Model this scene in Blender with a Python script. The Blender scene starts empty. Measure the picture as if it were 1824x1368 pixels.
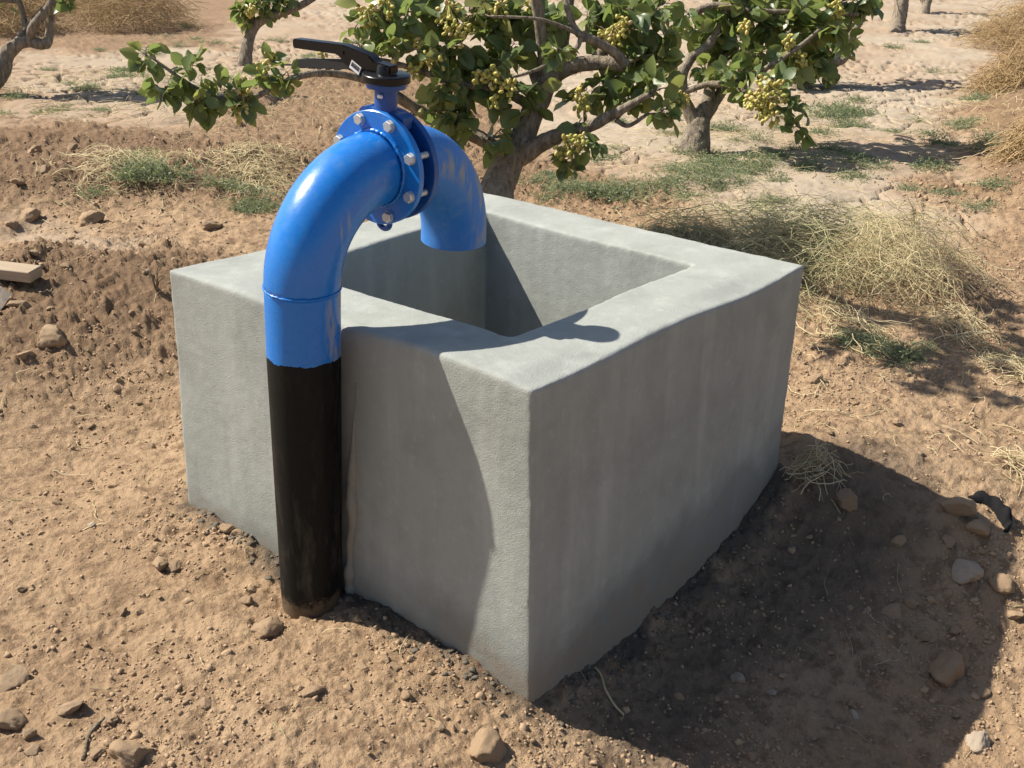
import bpy, bmesh, math, random
import numpy as np
from mathutils import Vector, Matrix
from math import radians as R, sin, cos, pi

random.seed(7); RNG = np.random.default_rng(11)
S = bpy.context.scene
COL = S.collection

# ------------------------------------------------------------------ camera, sky, sun, exposure
CAM = np.array([-2.1842, -1.6544, 2.1153]); YAW, PITCH, ROLL = .6693, .3873, .0226
fw = Vector((cos(YAW)*cos(PITCH), sin(YAW)*cos(PITCH), -sin(PITCH)))
rt = Vector((sin(YAW), -cos(YAW), 0)); up = rt.cross(fw)
r2 = rt*cos(ROLL)+up*sin(ROLL); u2 = up*cos(ROLL)-rt*sin(ROLL)
cd = bpy.data.cameras.new('camera'); cam = bpy.data.objects.new('camera', cd); COL.objects.link(cam)
cam.matrix_world = Matrix((( r2.x, u2.x, -fw.x, CAM[0]), (r2.y, u2.y, -fw.y, CAM[1]), (r2.z, u2.z, -fw.z, CAM[2]), (0,0,0,1)))
cd.sensor_width = 36; cd.lens = 36*2003.5/1824; cd.clip_start = .05; cd.clip_end = 2000
S.camera = cam
SUN = Vector((-.43, 1.0, 1.19)).normalized()          # towards the sun
w = bpy.data.worlds.new('World'); S.world = w; w.use_nodes = True
nt = w.node_tree; bg = nt.nodes['Background']; sky = nt.nodes.new('ShaderNodeTexSky'); sky.sky_type = 'NISHITA'
sky.sun_disc = False; sky.sun_elevation = math.asin(SUN.z); sky.sun_rotation = math.atan2(SUN.x, SUN.y)
sky.dust_density = 1.5; sky.air_density = 1.0
nt.links.new(sky.outputs[0], bg.inputs[0]); bg.inputs[1].default_value = .075
sl = bpy.data.lights.new('sun', 'SUN'); sl.energy = 4.9; sl.angle = R(.53); sl.color = (1, .94, .82)
so = bpy.data.objects.new('sun', sl); COL.objects.link(so); so.rotation_euler = SUN.to_track_quat('Z', 'Y').to_euler(); so.location = (-6, 12, 14)
S.view_settings.view_transform = 'Standard'; S.view_settings.look = 'None'; S.view_settings.exposure = .76; S.view_settings.gamma = 1
S.cycles.max_bounces = 6; S.cycles.transparent_max_bounces = 4

# ------------------------------------------------------------------ noise in numpy
def _h(ix, iy, iz, seed):
    h = (ix.astype(np.int64)*374761393 + iy.astype(np.int64)*668265263 + iz*np.int64(2147483647) + seed*np.int64(974634777)) & 0xffffffff
    h = ((h ^ (h >> 13))*1274126177) & 0xffffffff
    h = ((h ^ (h >> 16))*2246822519) & 0xffffffff
    return ((h ^ (h >> 15)) & 0xffffff)/float(0x1000000)
def vnoise(x, y, seed=0):                               # smooth value noise in -1..1
    ix = np.floor(x); iy = np.floor(y); fx = x-ix; fy = y-iy
    ix = ix.astype(np.int64); iy = iy.astype(np.int64)
    ux = fx*fx*fx*(fx*(fx*6-15)+10); uy = fy*fy*fy*(fy*(fy*6-15)+10); z = 0
    a = _h(ix, iy, z, seed); b = _h(ix+1, iy, z, seed); c = _h(ix, iy+1, z, seed); d = _h(ix+1, iy+1, z, seed)
    return ((a*(1-ux)+b*ux)*(1-uy)+(c*(1-ux)+d*ux)*uy)*2-1
def fbm(x, y, o=4, seed=0, g=.5):
    s = 0; a = 1; n = 0
    for k in range(o):
        c_, s_ = cos(k*.9+.3), sin(k*.9+.3)
        s = s+a*vnoise((x*c_-y*s_)*2**k+k*7.3, (x*s_+y*c_)*2**k-k*3.1, seed+k); n += a; a *= g
    return s/n
def vnoise3(p, seed=0):
    i = np.floor(p); f = p-i; i = i.astype(np.int64); u = f*f*(3-2*f); s = 0
    for dx in (0, 1):
        for dy in (0, 1):
            for dz in (0, 1):
                wgt = (u[:,0] if dx else 1-u[:,0])*(u[:,1] if dy else 1-u[:,1])*(u[:,2] if dz else 1-u[:,2])
                s = s+wgt*_h(i[:,0]+dx, i[:,1]+dy, i[:,2]+dz, seed)
    return s*2-1
def fbm3(p, o=4, seed=0, g=.5):
    s = 0; a = 1; n = 0
    for k in range(o):
        s = s+a*vnoise3(p*2**k+k*5.7, seed+k); n += a; a *= g
    return s/n
def cells(x, y, seed=0):                                # nearest distance, second, id
    ix = np.floor(x).astype(np.int64); iy = np.floor(y).astype(np.int64)
    f1 = np.full(x.shape, 9.); f2 = np.full(x.shape, 9.); idn = np.zeros(x.shape)
    for dx in (-1, 0, 1):
        for dy in (-1, 0, 1):
            cx = ix+dx; cy = iy+dy
            d = np.hypot(cx+_h(cx, cy, 1, seed)-x, cy+_h(cx, cy, 2, seed)-y)
            near = d < f1
            f2 = np.where(near, f1, np.minimum(f2, d)); idn = np.where(near, _h(cx, cy, 3, seed), idn); f1 = np.where(near, d, f1)
    return f1, f2, idn
def sstep(a, b, x):
    t = np.clip((x-a)/(b-a), 0, 1); return t*t*(3-2*t)
def polysd(x, y, poly):                                 # signed distance, positive inside
    d = np.full(x.shape, 1e9); ins = np.zeros(x.shape, bool); n = len(poly)
    for k in range(n):
        ax, ay = poly[k]; bx, by = poly[(k+1) % n]
        ex, ey = bx-ax, by-ay; t = np.clip(((x-ax)*ex+(y-ay)*ey)/(ex*ex+ey*ey), 0, 1)
        d = np.minimum(d, (x-ax-t*ex)**2+(y-ay-t*ey)**2)
        c = (ay > y) != (by > y); ins ^= c & (x < ex*(y-ay)/(ey if ey else 1e-9)+ax)
    d = np.sqrt(d); return np.where(ins, d, -d)

# ------------------------------------------------------------------ mesh and material helpers
def mesh_np(name, V, F, smooth=True):                   # F: list of index arrays (k,3) or (k,4)
    V = np.asarray(V, np.float32).reshape(-1, 3)
    F = [np.asarray(f, np.int32) for f in (F if isinstance(F, list) else [F])]; F = [f for f in F if len(f)]
    me = bpy.data.meshes.new(name); me.vertices.add(len(V)); me.vertices.foreach_set('co', V.ravel())
    loops = np.concatenate([f.ravel() for f in F]); tot = np.concatenate([np.full(len(f), f.shape[1], np.int32) for f in F])
    st = np.concatenate([[0], np.cumsum(tot)[:-1]]).astype(np.int32)
    me.loops.add(len(loops)); me.loops.foreach_set('vertex_index', loops)
    me.polygons.add(len(tot)); me.polygons.foreach_set('loop_start', st); me.polygons.foreach_set('loop_total', tot)
    me.update(calc_edges=True); me.validate()
    if smooth: me.polygons.foreach_set('use_smooth', np.ones(len(me.polygons), bool))
    return me
def link(name, me, mat=None, parent=None, loc=None):
    o = bpy.data.objects.new(name, me); COL.objects.link(o)
    if mat and me and not me.materials: me.materials.append(mat)
    if parent: o.parent = parent
    if loc is not None: o.location = loc
    return o
def tag(o, label=None, cat=None, group=None, kind=None):
    for k, v in (('label', label), ('category', cat), ('group', group), ('kind', kind)):
        if v: o[k] = v
    return o
def empty(name, loc, label, cat, group=None):
    o = bpy.data.objects.new(name, None); COL.objects.link(o); o.location = loc; o.empty_display_size = .1
    return tag(o, label, cat, group)
class MB:                                               # collects parts of one mesh
    def __init__(s): s.V = []; s.Q = []; s.T = []; s.n = 0
    def add(s, V, Q=(), T=()):
        V = np.asarray(V, float).reshape(-1, 3)
        if len(Q): s.Q.append(np.asarray(Q, int).reshape(-1, 4)+s.n)
        if len(T): s.T.append(np.asarray(T, int).reshape(-1, 3)+s.n)
        s.V.append(V); s.n += len(V)
    def mesh(s, name, smooth=True, off=(0,0,0)):
        F = ([np.concatenate(s.Q)] if s.Q else [])+([np.concatenate(s.T)] if s.T else [])
        return mesh_np(name, np.concatenate(s.V)-np.array(off), F, smooth)
def unit(v): v = np.asarray(v, float); return v/np.linalg.norm(v)
def ring_sweep(mb, P, rad, n=24, cap=True, rad2=None, ref=None, twist=0):
    P = np.asarray(P, float); m = len(P); rad = np.broadcast_to(np.asarray(rad, float), (m,))
    T = np.gradient(P, axis=0); T /= np.linalg.norm(T, axis=1)[:,None]+1e-12
    a = np.array(ref if ref is not None else ((0,0,1) if abs(T[0,2]) < .9 else (1,0,0)), float)
    V = []; a = unit(a-T[0]*(a@T[0])); th = np.arange(n)*2*pi/n+twist
    for k in range(m):
        a = unit(a-T[k]*(a@T[k])); b = np.cross(T[k], a)
        V.append(P[k]+rad[k]*(np.cos(th)[:,None]*a+np.sin(th)[:,None]*b))
    V = np.concatenate(V); i = np.arange(m-1)[:,None]*n; j = np.arange(n)[None,:]; j2 = (j+1) % n
    Q = np.stack([i+j, i+j2, i+n+j2, i+n+j], -1).reshape(-1, 4); Tn = []
    if cap:
        V = np.concatenate([V, P[:1], P[-1:]]); c0, c1 = m*n, m*n+1; jj = np.arange(n); k2 = (jj+1) % n
        Tn = np.concatenate([np.stack([np.full(n, c0), k2, jj], 1), np.stack([np.full(n, c1), (m-1)*n+jj, (m-1)*n+k2], 1)])
    mb.add(V, Q, Tn)
def lathe(mb, c, ax, prof, n=64, ref=None):             # prof: (distance along ax, radius), closed by the caller
    c = np.asarray(c, float); ax = unit(ax); a = np.array(ref if ref is not None else (0,0,1), float)
    if abs(a@ax) > .95: a = np.array((1.,0,0))
    a = unit(a-ax*(a@ax)); b = np.cross(ax, a); th = np.arange(n)*2*pi/n; m = len(prof)
    V = np.concatenate([c+ax*h+r*(np.cos(th)[:,None]*a+np.sin(th)[:,None]*b) for h, r in prof])
    i = np.arange(m-1)[:,None]*n; j = np.arange(n)[None,:]; j2 = (j+1) % n
    mb.add(V, np.stack([i+j, i+j2, i+n+j2, i+n+j], -1).reshape(-1, 4))
def smooth_by_angle(me, deg=35):
    me.polygons.foreach_set('use_smooth', np.ones(len(me.polygons), bool))
    bm = bmesh.new(); bm.from_mesh(me); bmesh.ops.remove_doubles(bm, verts=bm.verts, dist=1e-6); bmesh.ops.recalc_face_normals(bm, faces=bm.faces)
    for e in bm.edges: e.smooth = not (len(e.link_faces) == 2 and e.calc_face_angle(0) > R(deg))
    bm.to_mesh(me); bm.free(); return me
def tubes(P, rad, sides=3):                             # many thin tubes at once: P (N,m,3), rad (N,m)
    N, m, _ = P.shape; T = np.gradient(P, axis=1); T /= np.linalg.norm(T, axis=2, keepdims=True)+1e-9
    ref = np.where(np.abs(T[:,:1,2:3]) < .8, np.array([0,0,1.]), np.array([1.,0,0])); ref = np.broadcast_to(ref, T.shape)
    A = np.cross(T, ref); A /= np.linalg.norm(A, axis=2, keepdims=True)+1e-9; B = np.cross(T, A)
    th = np.arange(sides)*2*pi/sides
    V = P[:,:,None,:]+rad[:,:,None,None]*(np.cos(th)[None,None,:,None]*A[:,:,None,:]+np.sin(th)[None,None,:,None]*B[:,:,None,:])
    base = np.arange(N)[:,None,None]*m*sides; i = np.arange(m-1)[None,:,None]*sides; j = np.arange(sides)[None,None,:]; j2 = (j+1) % sides
    Q = np.stack([base+i+j, base+i+j2, base+i+sides+j2, base+i+sides+j], -1).reshape(-1, 4)
    return V.reshape(-1, 3), Q

class NB:                                               # tiny node builder
    def __init__(s, name, rough=.8, spec=.3):
        s.m = bpy.data.materials.new(name); s.m.use_nodes = True; s.t = s.m.node_tree; s.b = s.t.nodes['Principled BSDF']
        s.b.inputs['Roughness'].default_value = rough; s.b.inputs['Specular IOR Level'].default_value = spec
    def n(s, typ, **kw):
        x = s.t.nodes.new('ShaderNode'+typ)
        for k, v in kw.items():
            if k[0] == '_': setattr(x, k[1:], v)
            else: s.put(x.inputs[int(k[1:]) if k[1:].isdigit() else k.replace('__', ' ')], v)
        return x
    def put(s, sock, v):
        if isinstance(v, bpy.types.NodeSocket): s.t.links.new(v, sock)
        elif isinstance(v, bpy.types.Node): s.t.links.new(v.outputs[0], sock)
        elif isinstance(v, (tuple, list)) and len(v) == 3 and sock.type == 'RGBA': sock.default_value = (*v, 1)
        else: sock.default_value = v
    def obj(s): return s.n('TexCoord').outputs['Object']
    def noise(s, scale, detail=4, rough=.55, vec=None, dist=0):
        return s.n('TexNoise', Vector=vec or s.obj(), Scale=scale, Detail=detail, Roughness=rough, Distortion=dist).outputs['Fac']
    def ramp(s, fac, stops, interp='LINEAR'):
        x = s.n('ValToRGB', Fac=fac); e = x.color_ramp.elements; x.color_ramp.interpolation = interp
        while len(e) < len(stops): e.new(.5)
        for q, (p, c) in zip(e, stops): q.position = p; q.color = (*c, 1) if isinstance(c, (tuple, list)) else (c, c, c, 1)
        return x.outputs[0]
    def mix(s, f, a, b, mode='MIX'):
        x = s.n('Mix', _data_type='RGBA', _blend_type=mode); s.put(x.inputs[0], f); s.put(x.inputs[6], a); s.put(x.inputs[7], b); return x.outputs[2]
    def math(s, op, a, b=0, c=0, clamp=False):
        x = s.n('Math', _operation=op, _use_clamp=clamp); s.put(x.inputs[0], a); s.put(x.inputs[1], b); s.put(x.inputs[2], c); return x.outputs[0]
    def col(s, v): s.put(s.b.inputs['Base Color'], v); return s
    def set(s, **kw):
        for k, v in kw.items(): s.put(s.b.inputs[k.replace('__', ' ')], v)
        return s
    def bump(s, h, strength=.5, dist=.01):
        b = s.n('Bump', Height=h, Strength=strength, Distance=dist); s.put(s.b.inputs['Normal'], b.outputs[0]); return s
    def attr(s, name, i=None):
        a = s.n('Attribute', _attribute_name=name)
        if i is None: return a.outputs['Color']
        return s.n('SeparateColor', Color=a.outputs['Color']).outputs[i]

# ---- ground material
g = NB('soil', .95, .15)
n1 = g.noise(1.3, 6); n2 = g.noise(14, 5, .65); n3 = g.noise(90, 3, .7); n4 = g.noise(.45, 3)
soil = g.mix(g.ramp(n1, [(.3, (0,0,0)), (.7, (1,1,1))]), (.36, .238, .143), (.465, .322, .20))
soil = g.mix(g.ramp(n2, [(.38, (1,1,1)), (.52, (0,0,0))]), soil, (.25, .163, .098))
soil = g.mix(g.math('MULTIPLY', g.ramp(n3, [(.55, (0,0,0)), (.7, (1,1,1))]), .45), soil, (.46, .345, .23))
mud = g.mix(n2, (.325, .262, .195), (.40, .33, .25))
mud = g.mix(g.ramp(n4, [(.4, (0,0,0)), (.62, (1,1,1))]), mud, (.33, .242, .168))
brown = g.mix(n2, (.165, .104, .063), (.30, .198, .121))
c = g.mix(g.attr('mask', 0), soil, mud)
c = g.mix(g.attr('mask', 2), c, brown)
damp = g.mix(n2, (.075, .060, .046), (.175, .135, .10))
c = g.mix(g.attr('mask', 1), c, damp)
g.col(c); rgh = g.math('SUBTRACT', 1, g.math('MULTIPLY', g.attr('mask', 0), .7))
g.bump(g.math('MULTIPLY', g.math('ADD', g.noise(34, 9, .72), g.math('MULTIPLY', g.noise(150, 4, .7), .35)), rgh), .85, .028)
M_SOIL = g.m

def clod_mat(name, a, b, light):
    g = NB(name, .95, .15); n = g.noise(9, 5, .65); n2 = g.noise(60, 3, .7)
    oi = g.n('ObjectInfo').outputs['Random']; isl = g.n('NewGeometry').outputs['Random Per Island']
    c = g.mix(n, a, b); c = g.mix(g.math('MULTIPLY', g.math('FRACT', g.math('ADD', oi, isl)), .5), c, light)
    g.col(c); g.bump(g.math('ADD', g.noise(30, 9, .75), g.math('MULTIPLY', n, .5)), .7, .016); return g.m
M_CLOD = clod_mat('clod', (.34, .23, .142), (.45, .315, .20), (.46, .335, .22))
M_STONE = clod_mat('stone', (.38, .29, .21), (.52, .42, .32), (.60, .52, .42))
M_CRUMB = clod_mat('soil_crumb', (.34, .23, .142), (.45, .315, .20), (.46, .33, .215))

# ------------------------------------------------------------------ the ground
MUD = [(5.7,13.5),(2.5,7.5),(3.2,7.7),(3.5,6.3),(5.8,8.5),(8.0,9.2),(8.9,8.5),(8.5,7.4),(4.9,3.6),(4.7,2.9),(4.6,2.3),(4.1,1.5),(4.3,.4),(6.1,.9),(8.3,1.7),(13.5,3.1),(20.7,4.6),(73.9,19.7),(28.4,34.4),(10.8,14.9),(7.8,11.4),(7.5,12.5),(6.2,12.2)]
CHAN = [(1.32,5.09),(1.53,3.71),(1.15,3.33),(.97,3.83),(1.01,4.8)]
TANK = [(.05,.05),(1.60,.05),(1.64,1.58),(.05,1.55)]
def terrain(x, y):
    s = (x+y)*.70711; t = (y-x)*.70711
    gs = lambda cx, cy, r, a: a*np.exp(-((x-cx)**2+(y-cy)**2)/(2*r*r))
    wx = x+.25*fbm(x*1.7, y*1.7, 3, 21); wy = y+.25*fbm(x*1.7+9, y*1.7, 3, 22)
    pale = sstep(-.35, .35, polysd(wx, wy, MUD)+.5*fbm(x*2.2, y*2.2, 5, 31, .65))
    wall = polysd(x, y, TANK)
    chan = sstep(-.1, .12, polysd(wx, wy, CHAN)+.1*fbm(x*5, y*5, 3, 33))*.75
    z = .43*sstep(1.0, 5.2, s)
    z = z+gs(1.85, -.02, .24, .13)+gs(2.45, .1, .5, .07)+gs(0, 1.75, .4, .10)+gs(-.1, .5, .35, .05)+gs(.95, -.1, .35, -.04)+gs(.15, -.5, .38, -.10)+gs(.85, -1.05, .5, -.22)+gs(1.7, -1.15, .35, -.12)+gs(2.05, -.55, .3, .08)+gs(-.02, .62, .13, .025)+gs(-.3, 1.02, .2, .025)+gs(-.13, .86, .12, -.04)
    mound = np.exp(-(((s-2.95)/.75)**2+((t-2.05)/1.15)**2)*.9)
    z = z+.27*mound+gs(.25, 2.35, .35, -.07)
    band = np.exp(-((s-5.35-.15*np.sin(t*2))/.42)**2)*sstep(.5, 1.3, t)
    band2 = np.exp(-((s-6.5)/.4)**2)*sstep(1.6, 2.6, t)
    z = z+.15*band+.09*band2-.05*chan
    rb = sstep(.0, 1.2, -polysd(x, y, MUD))*sstep(-2.6, -4.0, t)*sstep(3.5, 5, s)
    z = z+.28*rb
    z = z+.035*fbm(x*1.1, y*1.1, 3, 1)+.014*fbm(x*4.3, y*4.3, 3, 2)
    near = sstep(24, 12, s)
    loose = (1-.85*pale)*near
    brown = np.clip(mound*1.15*sstep(.2, .5, mound+.25*fbm(x*3, y*3, 3, 41))+band*.8+band2*.8+.7*rb+sstep(4.2, 5, s)*(1-pale)*.75, 0, 1)*(1-chan)
    rough = loose*(.42+.95*np.clip(brown*1.15+.6*sstep(.05, .5, fbm(x*1.5, y*1.5, 2, 51)), 0, 1))
    # pebbly lumps of three sizes
    for sc, amp, sd, lo in ((5.2, .036, 61, .84), (13, .022, 62, .58), (27, .017, 63, .33), (55, .008, 64, .25)):
        wxx = x+.06/sc*6*fbm(x*sc*.8, y*sc*.8, 2, sd+5); f1, f2, idn = cells(wxx*sc, y*sc, sd)
        rr = (.2+.4*np.clip((idn-lo)/(1-lo), 0, 1))*(1+.5*fbm(x*sc*2.1, y*sc*2.1, 2, sd+9)); bump = np.sqrt(np.clip(1-(f1/rr)**2, 0, 1))*np.clip((idn-lo)/(1-lo), 0, 1)**.5
        z = z+amp*bump*rough*(.8+.4*vnoise(x*sc*2.3, y*sc*2.3, sd))
    rid = 0
    for k, fq in enumerate((9, 19, 41, 78)): rid = rid+(1-2*np.abs(vnoise(x*fq+.3*vnoise(x*fq*2, y*fq*2, 200+k), y*fq, 210+k)))*(.010, .010, .008, .005)[k]
    z = z+rough*(rid*(1-.6*np.clip(brown, 0, 1))+.006*fbm(x*30, y*30, 3, 4, .7))
    # cracked mud plates
    qx = x+.05*fbm(x*5, y*5, 2, 71); qy = y+.05*fbm(x*5+4, y*5, 2, 72)
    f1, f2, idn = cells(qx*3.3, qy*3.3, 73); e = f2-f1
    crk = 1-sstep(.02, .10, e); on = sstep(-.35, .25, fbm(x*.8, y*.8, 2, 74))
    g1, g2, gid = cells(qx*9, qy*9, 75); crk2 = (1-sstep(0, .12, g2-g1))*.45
    z = z+pale*(-.065*crk*on-.022*crk2*on+.022*(idn-.5)+.03*((idn*7.3) % 1-.5)*(f1)*0+.008*np.clip(e, 0, .5)+.016*fbm(x*2.6, y*2.6, 3, 76)+.004*fbm(x*20, y*20, 2, 77))
    # soil stops at the tank, dark mortar spilled along its foot
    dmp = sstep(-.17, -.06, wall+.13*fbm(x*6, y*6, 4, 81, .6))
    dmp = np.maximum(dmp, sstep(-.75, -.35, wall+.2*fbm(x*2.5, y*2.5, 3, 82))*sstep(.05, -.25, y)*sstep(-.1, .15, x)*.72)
    z = z+.03*sstep(-.14, -.04, wall)*(.5+.5*fbm(x*9, y*9, 3, 83))
    z = np.where(wall > 0, z-.4*sstep(0, .12, wall), z)
    brown = np.maximum(brown, pale*on*(.55*crk+.25*crk2))  # crack lines coloured darker, painting in the shade of their depth
    return z, np.clip(pale+chan*.8, 0, 1), dmp, brown
def gz(x, y): return float(terrain(np.array([float(x)]), np.array([float(y)]))[0][0])

fine = np.arange(YAW-R(38), YAW+R(38), .0016); coarse = np.linspace(YAW+R(38), YAW-R(38)+2*pi, 70)[:-1]
ang = np.concatenate([fine, coarse]); na = len(ang)
rad = np.concatenate([np.linspace(.06, 1.3, 14), 1.3*np.exp(np.arange(.004, math.log(16/1.3), .0031)), 16*np.exp(np.arange(.006, math.log(45/16), .006)), 46*np.exp(np.linspace(0, math.log(13), 40))])
gx = (CAM[0]+rad[:,None]*np.cos(ang)[None,:]).ravel(); gy = (CAM[1]+rad[:,None]*np.sin(ang)[None,:]).ravel()
zz, pl, dm, br = terrain(gx, gy)
zz = zz-.002*0*gx
i = np.arange(len(rad)-1)[:,None]*na; j = np.arange(na)[None,:]; j2 = (j+1) % na
gq = np.stack([i+j, i+na+j, i+na+j2, i+j2], -1).reshape(-1, 4)
me = mesh_np('ground', np.stack([gx, gy, zz], 1), [gq, np.array([[k, (k+1) % na, 0] for k in range(1, na-1)])])
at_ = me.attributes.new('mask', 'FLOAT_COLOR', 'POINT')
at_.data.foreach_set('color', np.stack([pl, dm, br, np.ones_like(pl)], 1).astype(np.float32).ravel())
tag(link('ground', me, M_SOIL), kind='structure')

# ------------------------------------------------------------------ concrete tank
def concrete_mat():
    g = NB('cement_plaster', .9, .2); o = g.obj()
    n1 = g.noise(2.2, 5, .6); n2 = g.noise(26, 4, .65); n3 = g.noise(170, 3, .7)
    st = g.noise(1, 5, .6, g.n('Mapping', Vector=o, Scale=(9, 9, 1.1)).outputs[0])
    base = g.mix(n1, (.285, .298, .274), (.36, .372, .346))
    base = g.mix(g.math('MULTIPLY', g.ramp(st, [(.5, (0,0,0)), (.72, (1,1,1))]), .5), base, (.44, .45, .42))
    base = g.mix(g.math('MULTIPLY', g.ramp(g.noise(4.2, 6, .65), [(.47, (0,0,0)), (.66, (1,1,1))]), .42), base, (.215, .22, .20))
    base = g.mix(g.math('MULTIPLY', g.ramp(n2, [(.58, (0,0,0)), (.72, (1,1,1))]), .3), base, (.45, .465, .44))
    # damp foot of the wall: follows height, with a ragged edge
    z = g.n('SeparateXYZ', Vector=o).outputs[2]; x = g.n('SeparateXYZ', Vector=o).outputs[0]
    dampline = g.math('ADD', g.math('MULTIPLY', g.noise(2.6, 4, .6), .5), g.math('MULTIPLY', x, .10))
    dm = g.math('SUBTRACT', dampline, z)
    base = g.mix(g.math('MULTIPLY', g.ramp(dm, [(.05, (0,0,0)), (.20, (1,1,1))]), .6), base, (.165, .165, .148))
    base = g.mix(g.math('MULTIPLY', g.ramp(g.math('SUBTRACT', g.math('MULTIPLY', g.noise(14, 4, .7), .34), g.math('MULTIPLY', z, .8)), [(.06, (0,0,0)), (.16, (1,1,1))]), .4), base, (.27, .19, .12))
    pits = g.n('TexVoronoi', Vector=o, Scale=42.0).outputs['Distance']
    pk = g.ramp(pits, [(.05, (1,1,1)), (.10, (0,0,0))]); sel = g.ramp(g.noise(30, 1), [(.54, (0,0,0)), (.60, (1,1,1))])
    pit = g.math('MULTIPLY', pk, sel)
    g.col(base)
    sw = g.n('TexWave', Vector=g.n('Mapping', Vector=o, Rotation=(.3, .9, .4)).outputs[0], Scale=6.0, Distortion=9.0, Detail=3.0).outputs['Fac']
    h = g.math('ADD', g.math('ADD', g.math('MULTIPLY', n3, .8), g.math('MULTIPLY', n2, .55)), g.math('ADD', g.math('MULTIPLY', sw, .12), g.math('MULTIPLY', pit, -1.3)))
    h = g.math('ADD', h, g.math('MULTIPLY', g.noise(320, 3, .7), .7)); g.bump(h, .65, .004); return g.m
M_CONC = concrete_mat()
mm = NB('wet_mortar', .95, .1); nn = mm.noise(22, 5, .65)
mm.col(mm.mix(nn, (.085, .073, .058), (.18, .155, .12))); mm.bump(mm.noise(120, 3, .7), .7, .006); M_MORTAR = mm.m
mm = NB('dry_mortar_smear', .95, .1); nn = mm.noise(30, 5, .65)
mm.col(mm.mix(nn, (.20, .19, .165), (.34, .325, .285))); mm.bump(mm.noise(120, 3, .7), .7, .004); M_SMEAR = mm.m
HT = .988
top = [(-.002, 1.595, HT), (.002, .008, HT+.006), (1.60, -.010, HT-.004), (1.69, 1.622, HT)]        # A B C D
bot = [(-.008, 1.612, -.32), (.014, -.022, -.32), (1.69, .03, -.32), (1.74, 1.66, -.32)]
itop = [(.285, 1.315, HT), (.263, .294, HT+.004), (1.335, .296, HT-.002), (1.425, 1.372, HT)]
ibot = [(.295, 1.30, .02), (.275, .305, .02), (1.325, .305, .02), (1.41, 1.36, .02)]
bm = bmesh.new(); rings = [[bm.verts.new(p) for p in q] for q in (bot, top, itop, ibot)]
for a, b in zip(rings, rings[1:]):
    for k in range(4): bm.faces.new((a[k], a[(k+1) % 4], b[(k+1) % 4], b[k]))
bm.faces.new(rings[3]); bm.faces.new(rings[0][::-1])
bmesh.ops.recalc_face_normals(bm, faces=bm.faces)
tm = bpy.data.meshes.new('concrete_tank'); bm.to_mesh(tm); bm.free()
tank = link('concrete_tank', tm)
rm = tank.modifiers.new('r', 'REMESH'); rm.mode = 'VOXEL'; rm.voxel_size = .008
dg = bpy.context.evaluated_depsgraph_get(); me = bpy.data.meshes.new_from_object(tank.evaluated_get(dg)); tank.modifiers.clear()
V = np.empty(len(me.vertices)*3, np.float32); me.vertices.foreach_get('co', V); V = V.reshape(-1, 3).astype(float)
E = np.empty(len(me.edges)*2, np.int32); me.edges.foreach_get('vertices', E); E = E.reshape(-1, 2)
deg = np.bincount(E.ravel(), minlength=len(V))[:,None]
def relax(V, n):
    for _ in range(n):
        s = np.zeros_like(V); np.add.at(s, E[:,0], V[E[:,1]]); np.add.at(s, E[:,1], V[E[:,0]]); V = V*.4+.6*s/deg
    return V
V0 = V.copy(); V = relax(V, 3)                         # trowelled, rounded arrises
me.vertices.foreach_set('co', V.astype(np.float32).ravel()); me.update()
N = np.empty(len(V)*3, np.float32); me.vertices.foreach_get('normal', N); N = N.reshape(-1, 3).astype(float)
d = .010*fbm3(V*1.7, 2, 5)+.0016*fbm3(V*7, 3, 9)+.0007*fbm3(V*34, 3, 13)+.0004*vnoise3(V*105, 17)
edge = np.linalg.norm(V0-V, axis=1); ef = sstep(.0007, .003, edge)
d = d+ef*.0045*fbm3(V*30, 3, 23)
V = V+N*d[:,None]
# the slop of the rim: the right arm dips and its outer lip runs in shallow waves
rim = sstep(.90, .975, V[:,2])
V[:,2] += rim*(.010*vnoise3(V*np.array([2.2, 2.2, 0])+3, 31)-.008*sstep(.12, 0, V[:,1])*(1+np.sin(V[:,0]*6.5+.4)))
me.vertices.foreach_set('co', V.astype(np.float32).ravel()); me.polygons.foreach_set('use_smooth', np.ones(len(me.polygons), bool)); me.update()
tank.data = me; me.materials.clear(); me.materials.append(M_CONC)
tag(tank, 'square open grey cement tank with thick plastered walls below the blue pipe', 'water tank')
# crumbly dark mortar spilled along the foot, too many crumbs to count
mb = MB(); ico = bmesh.new(); bmesh.ops.create_icosphere(ico, subdivisions=2, radius=1)
IV = np.array([v.co[:] for v in ico.verts]); IT = np.array([[v.index for v in f.verts] for f in ico.faces]); ico.free()
def foot(n, p0, p1, out, lo, hi, seed):
    r = np.random.default_rng(seed); p0 = np.array(p0); p1 = np.array(p1); out = np.array(out)
    for k in range(n):
        u = r.random(); d = abs(r.normal(0, .055)); q = p0+(p1-p0)*u+out*d; sc = lo+(hi-lo)*r.random()**3
        v = IV*(1+.8*fbm3(IV*1.5+r.random(3)*50, 3, k)[:,None])*np.array([1.2, 1, .55])*sc
        a = r.uniform(0, 6.28); v = v@np.array([[cos(a), -sin(a), 0], [sin(a), cos(a), 0], [0, 0, 1]])
        mb.add(v+np.array([q[0], q[1], gz(q[0], q[1])-.1*sc]), T=IT)
foot(260, (-.008, 1.60), (0, 0), (-1, 0), .003, .013, 1); foot(260, (0, -.012), (1.66, .02), (0, -1), .003, .013, 2)
tag(link('mortar_crumbs', mb.mesh('mortar_crumbs', smooth=False), M_MORTAR), 'dark mortar crumbs spilled along the foot of the cement tank', 'mortar crumbs', kind='stuff')

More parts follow.
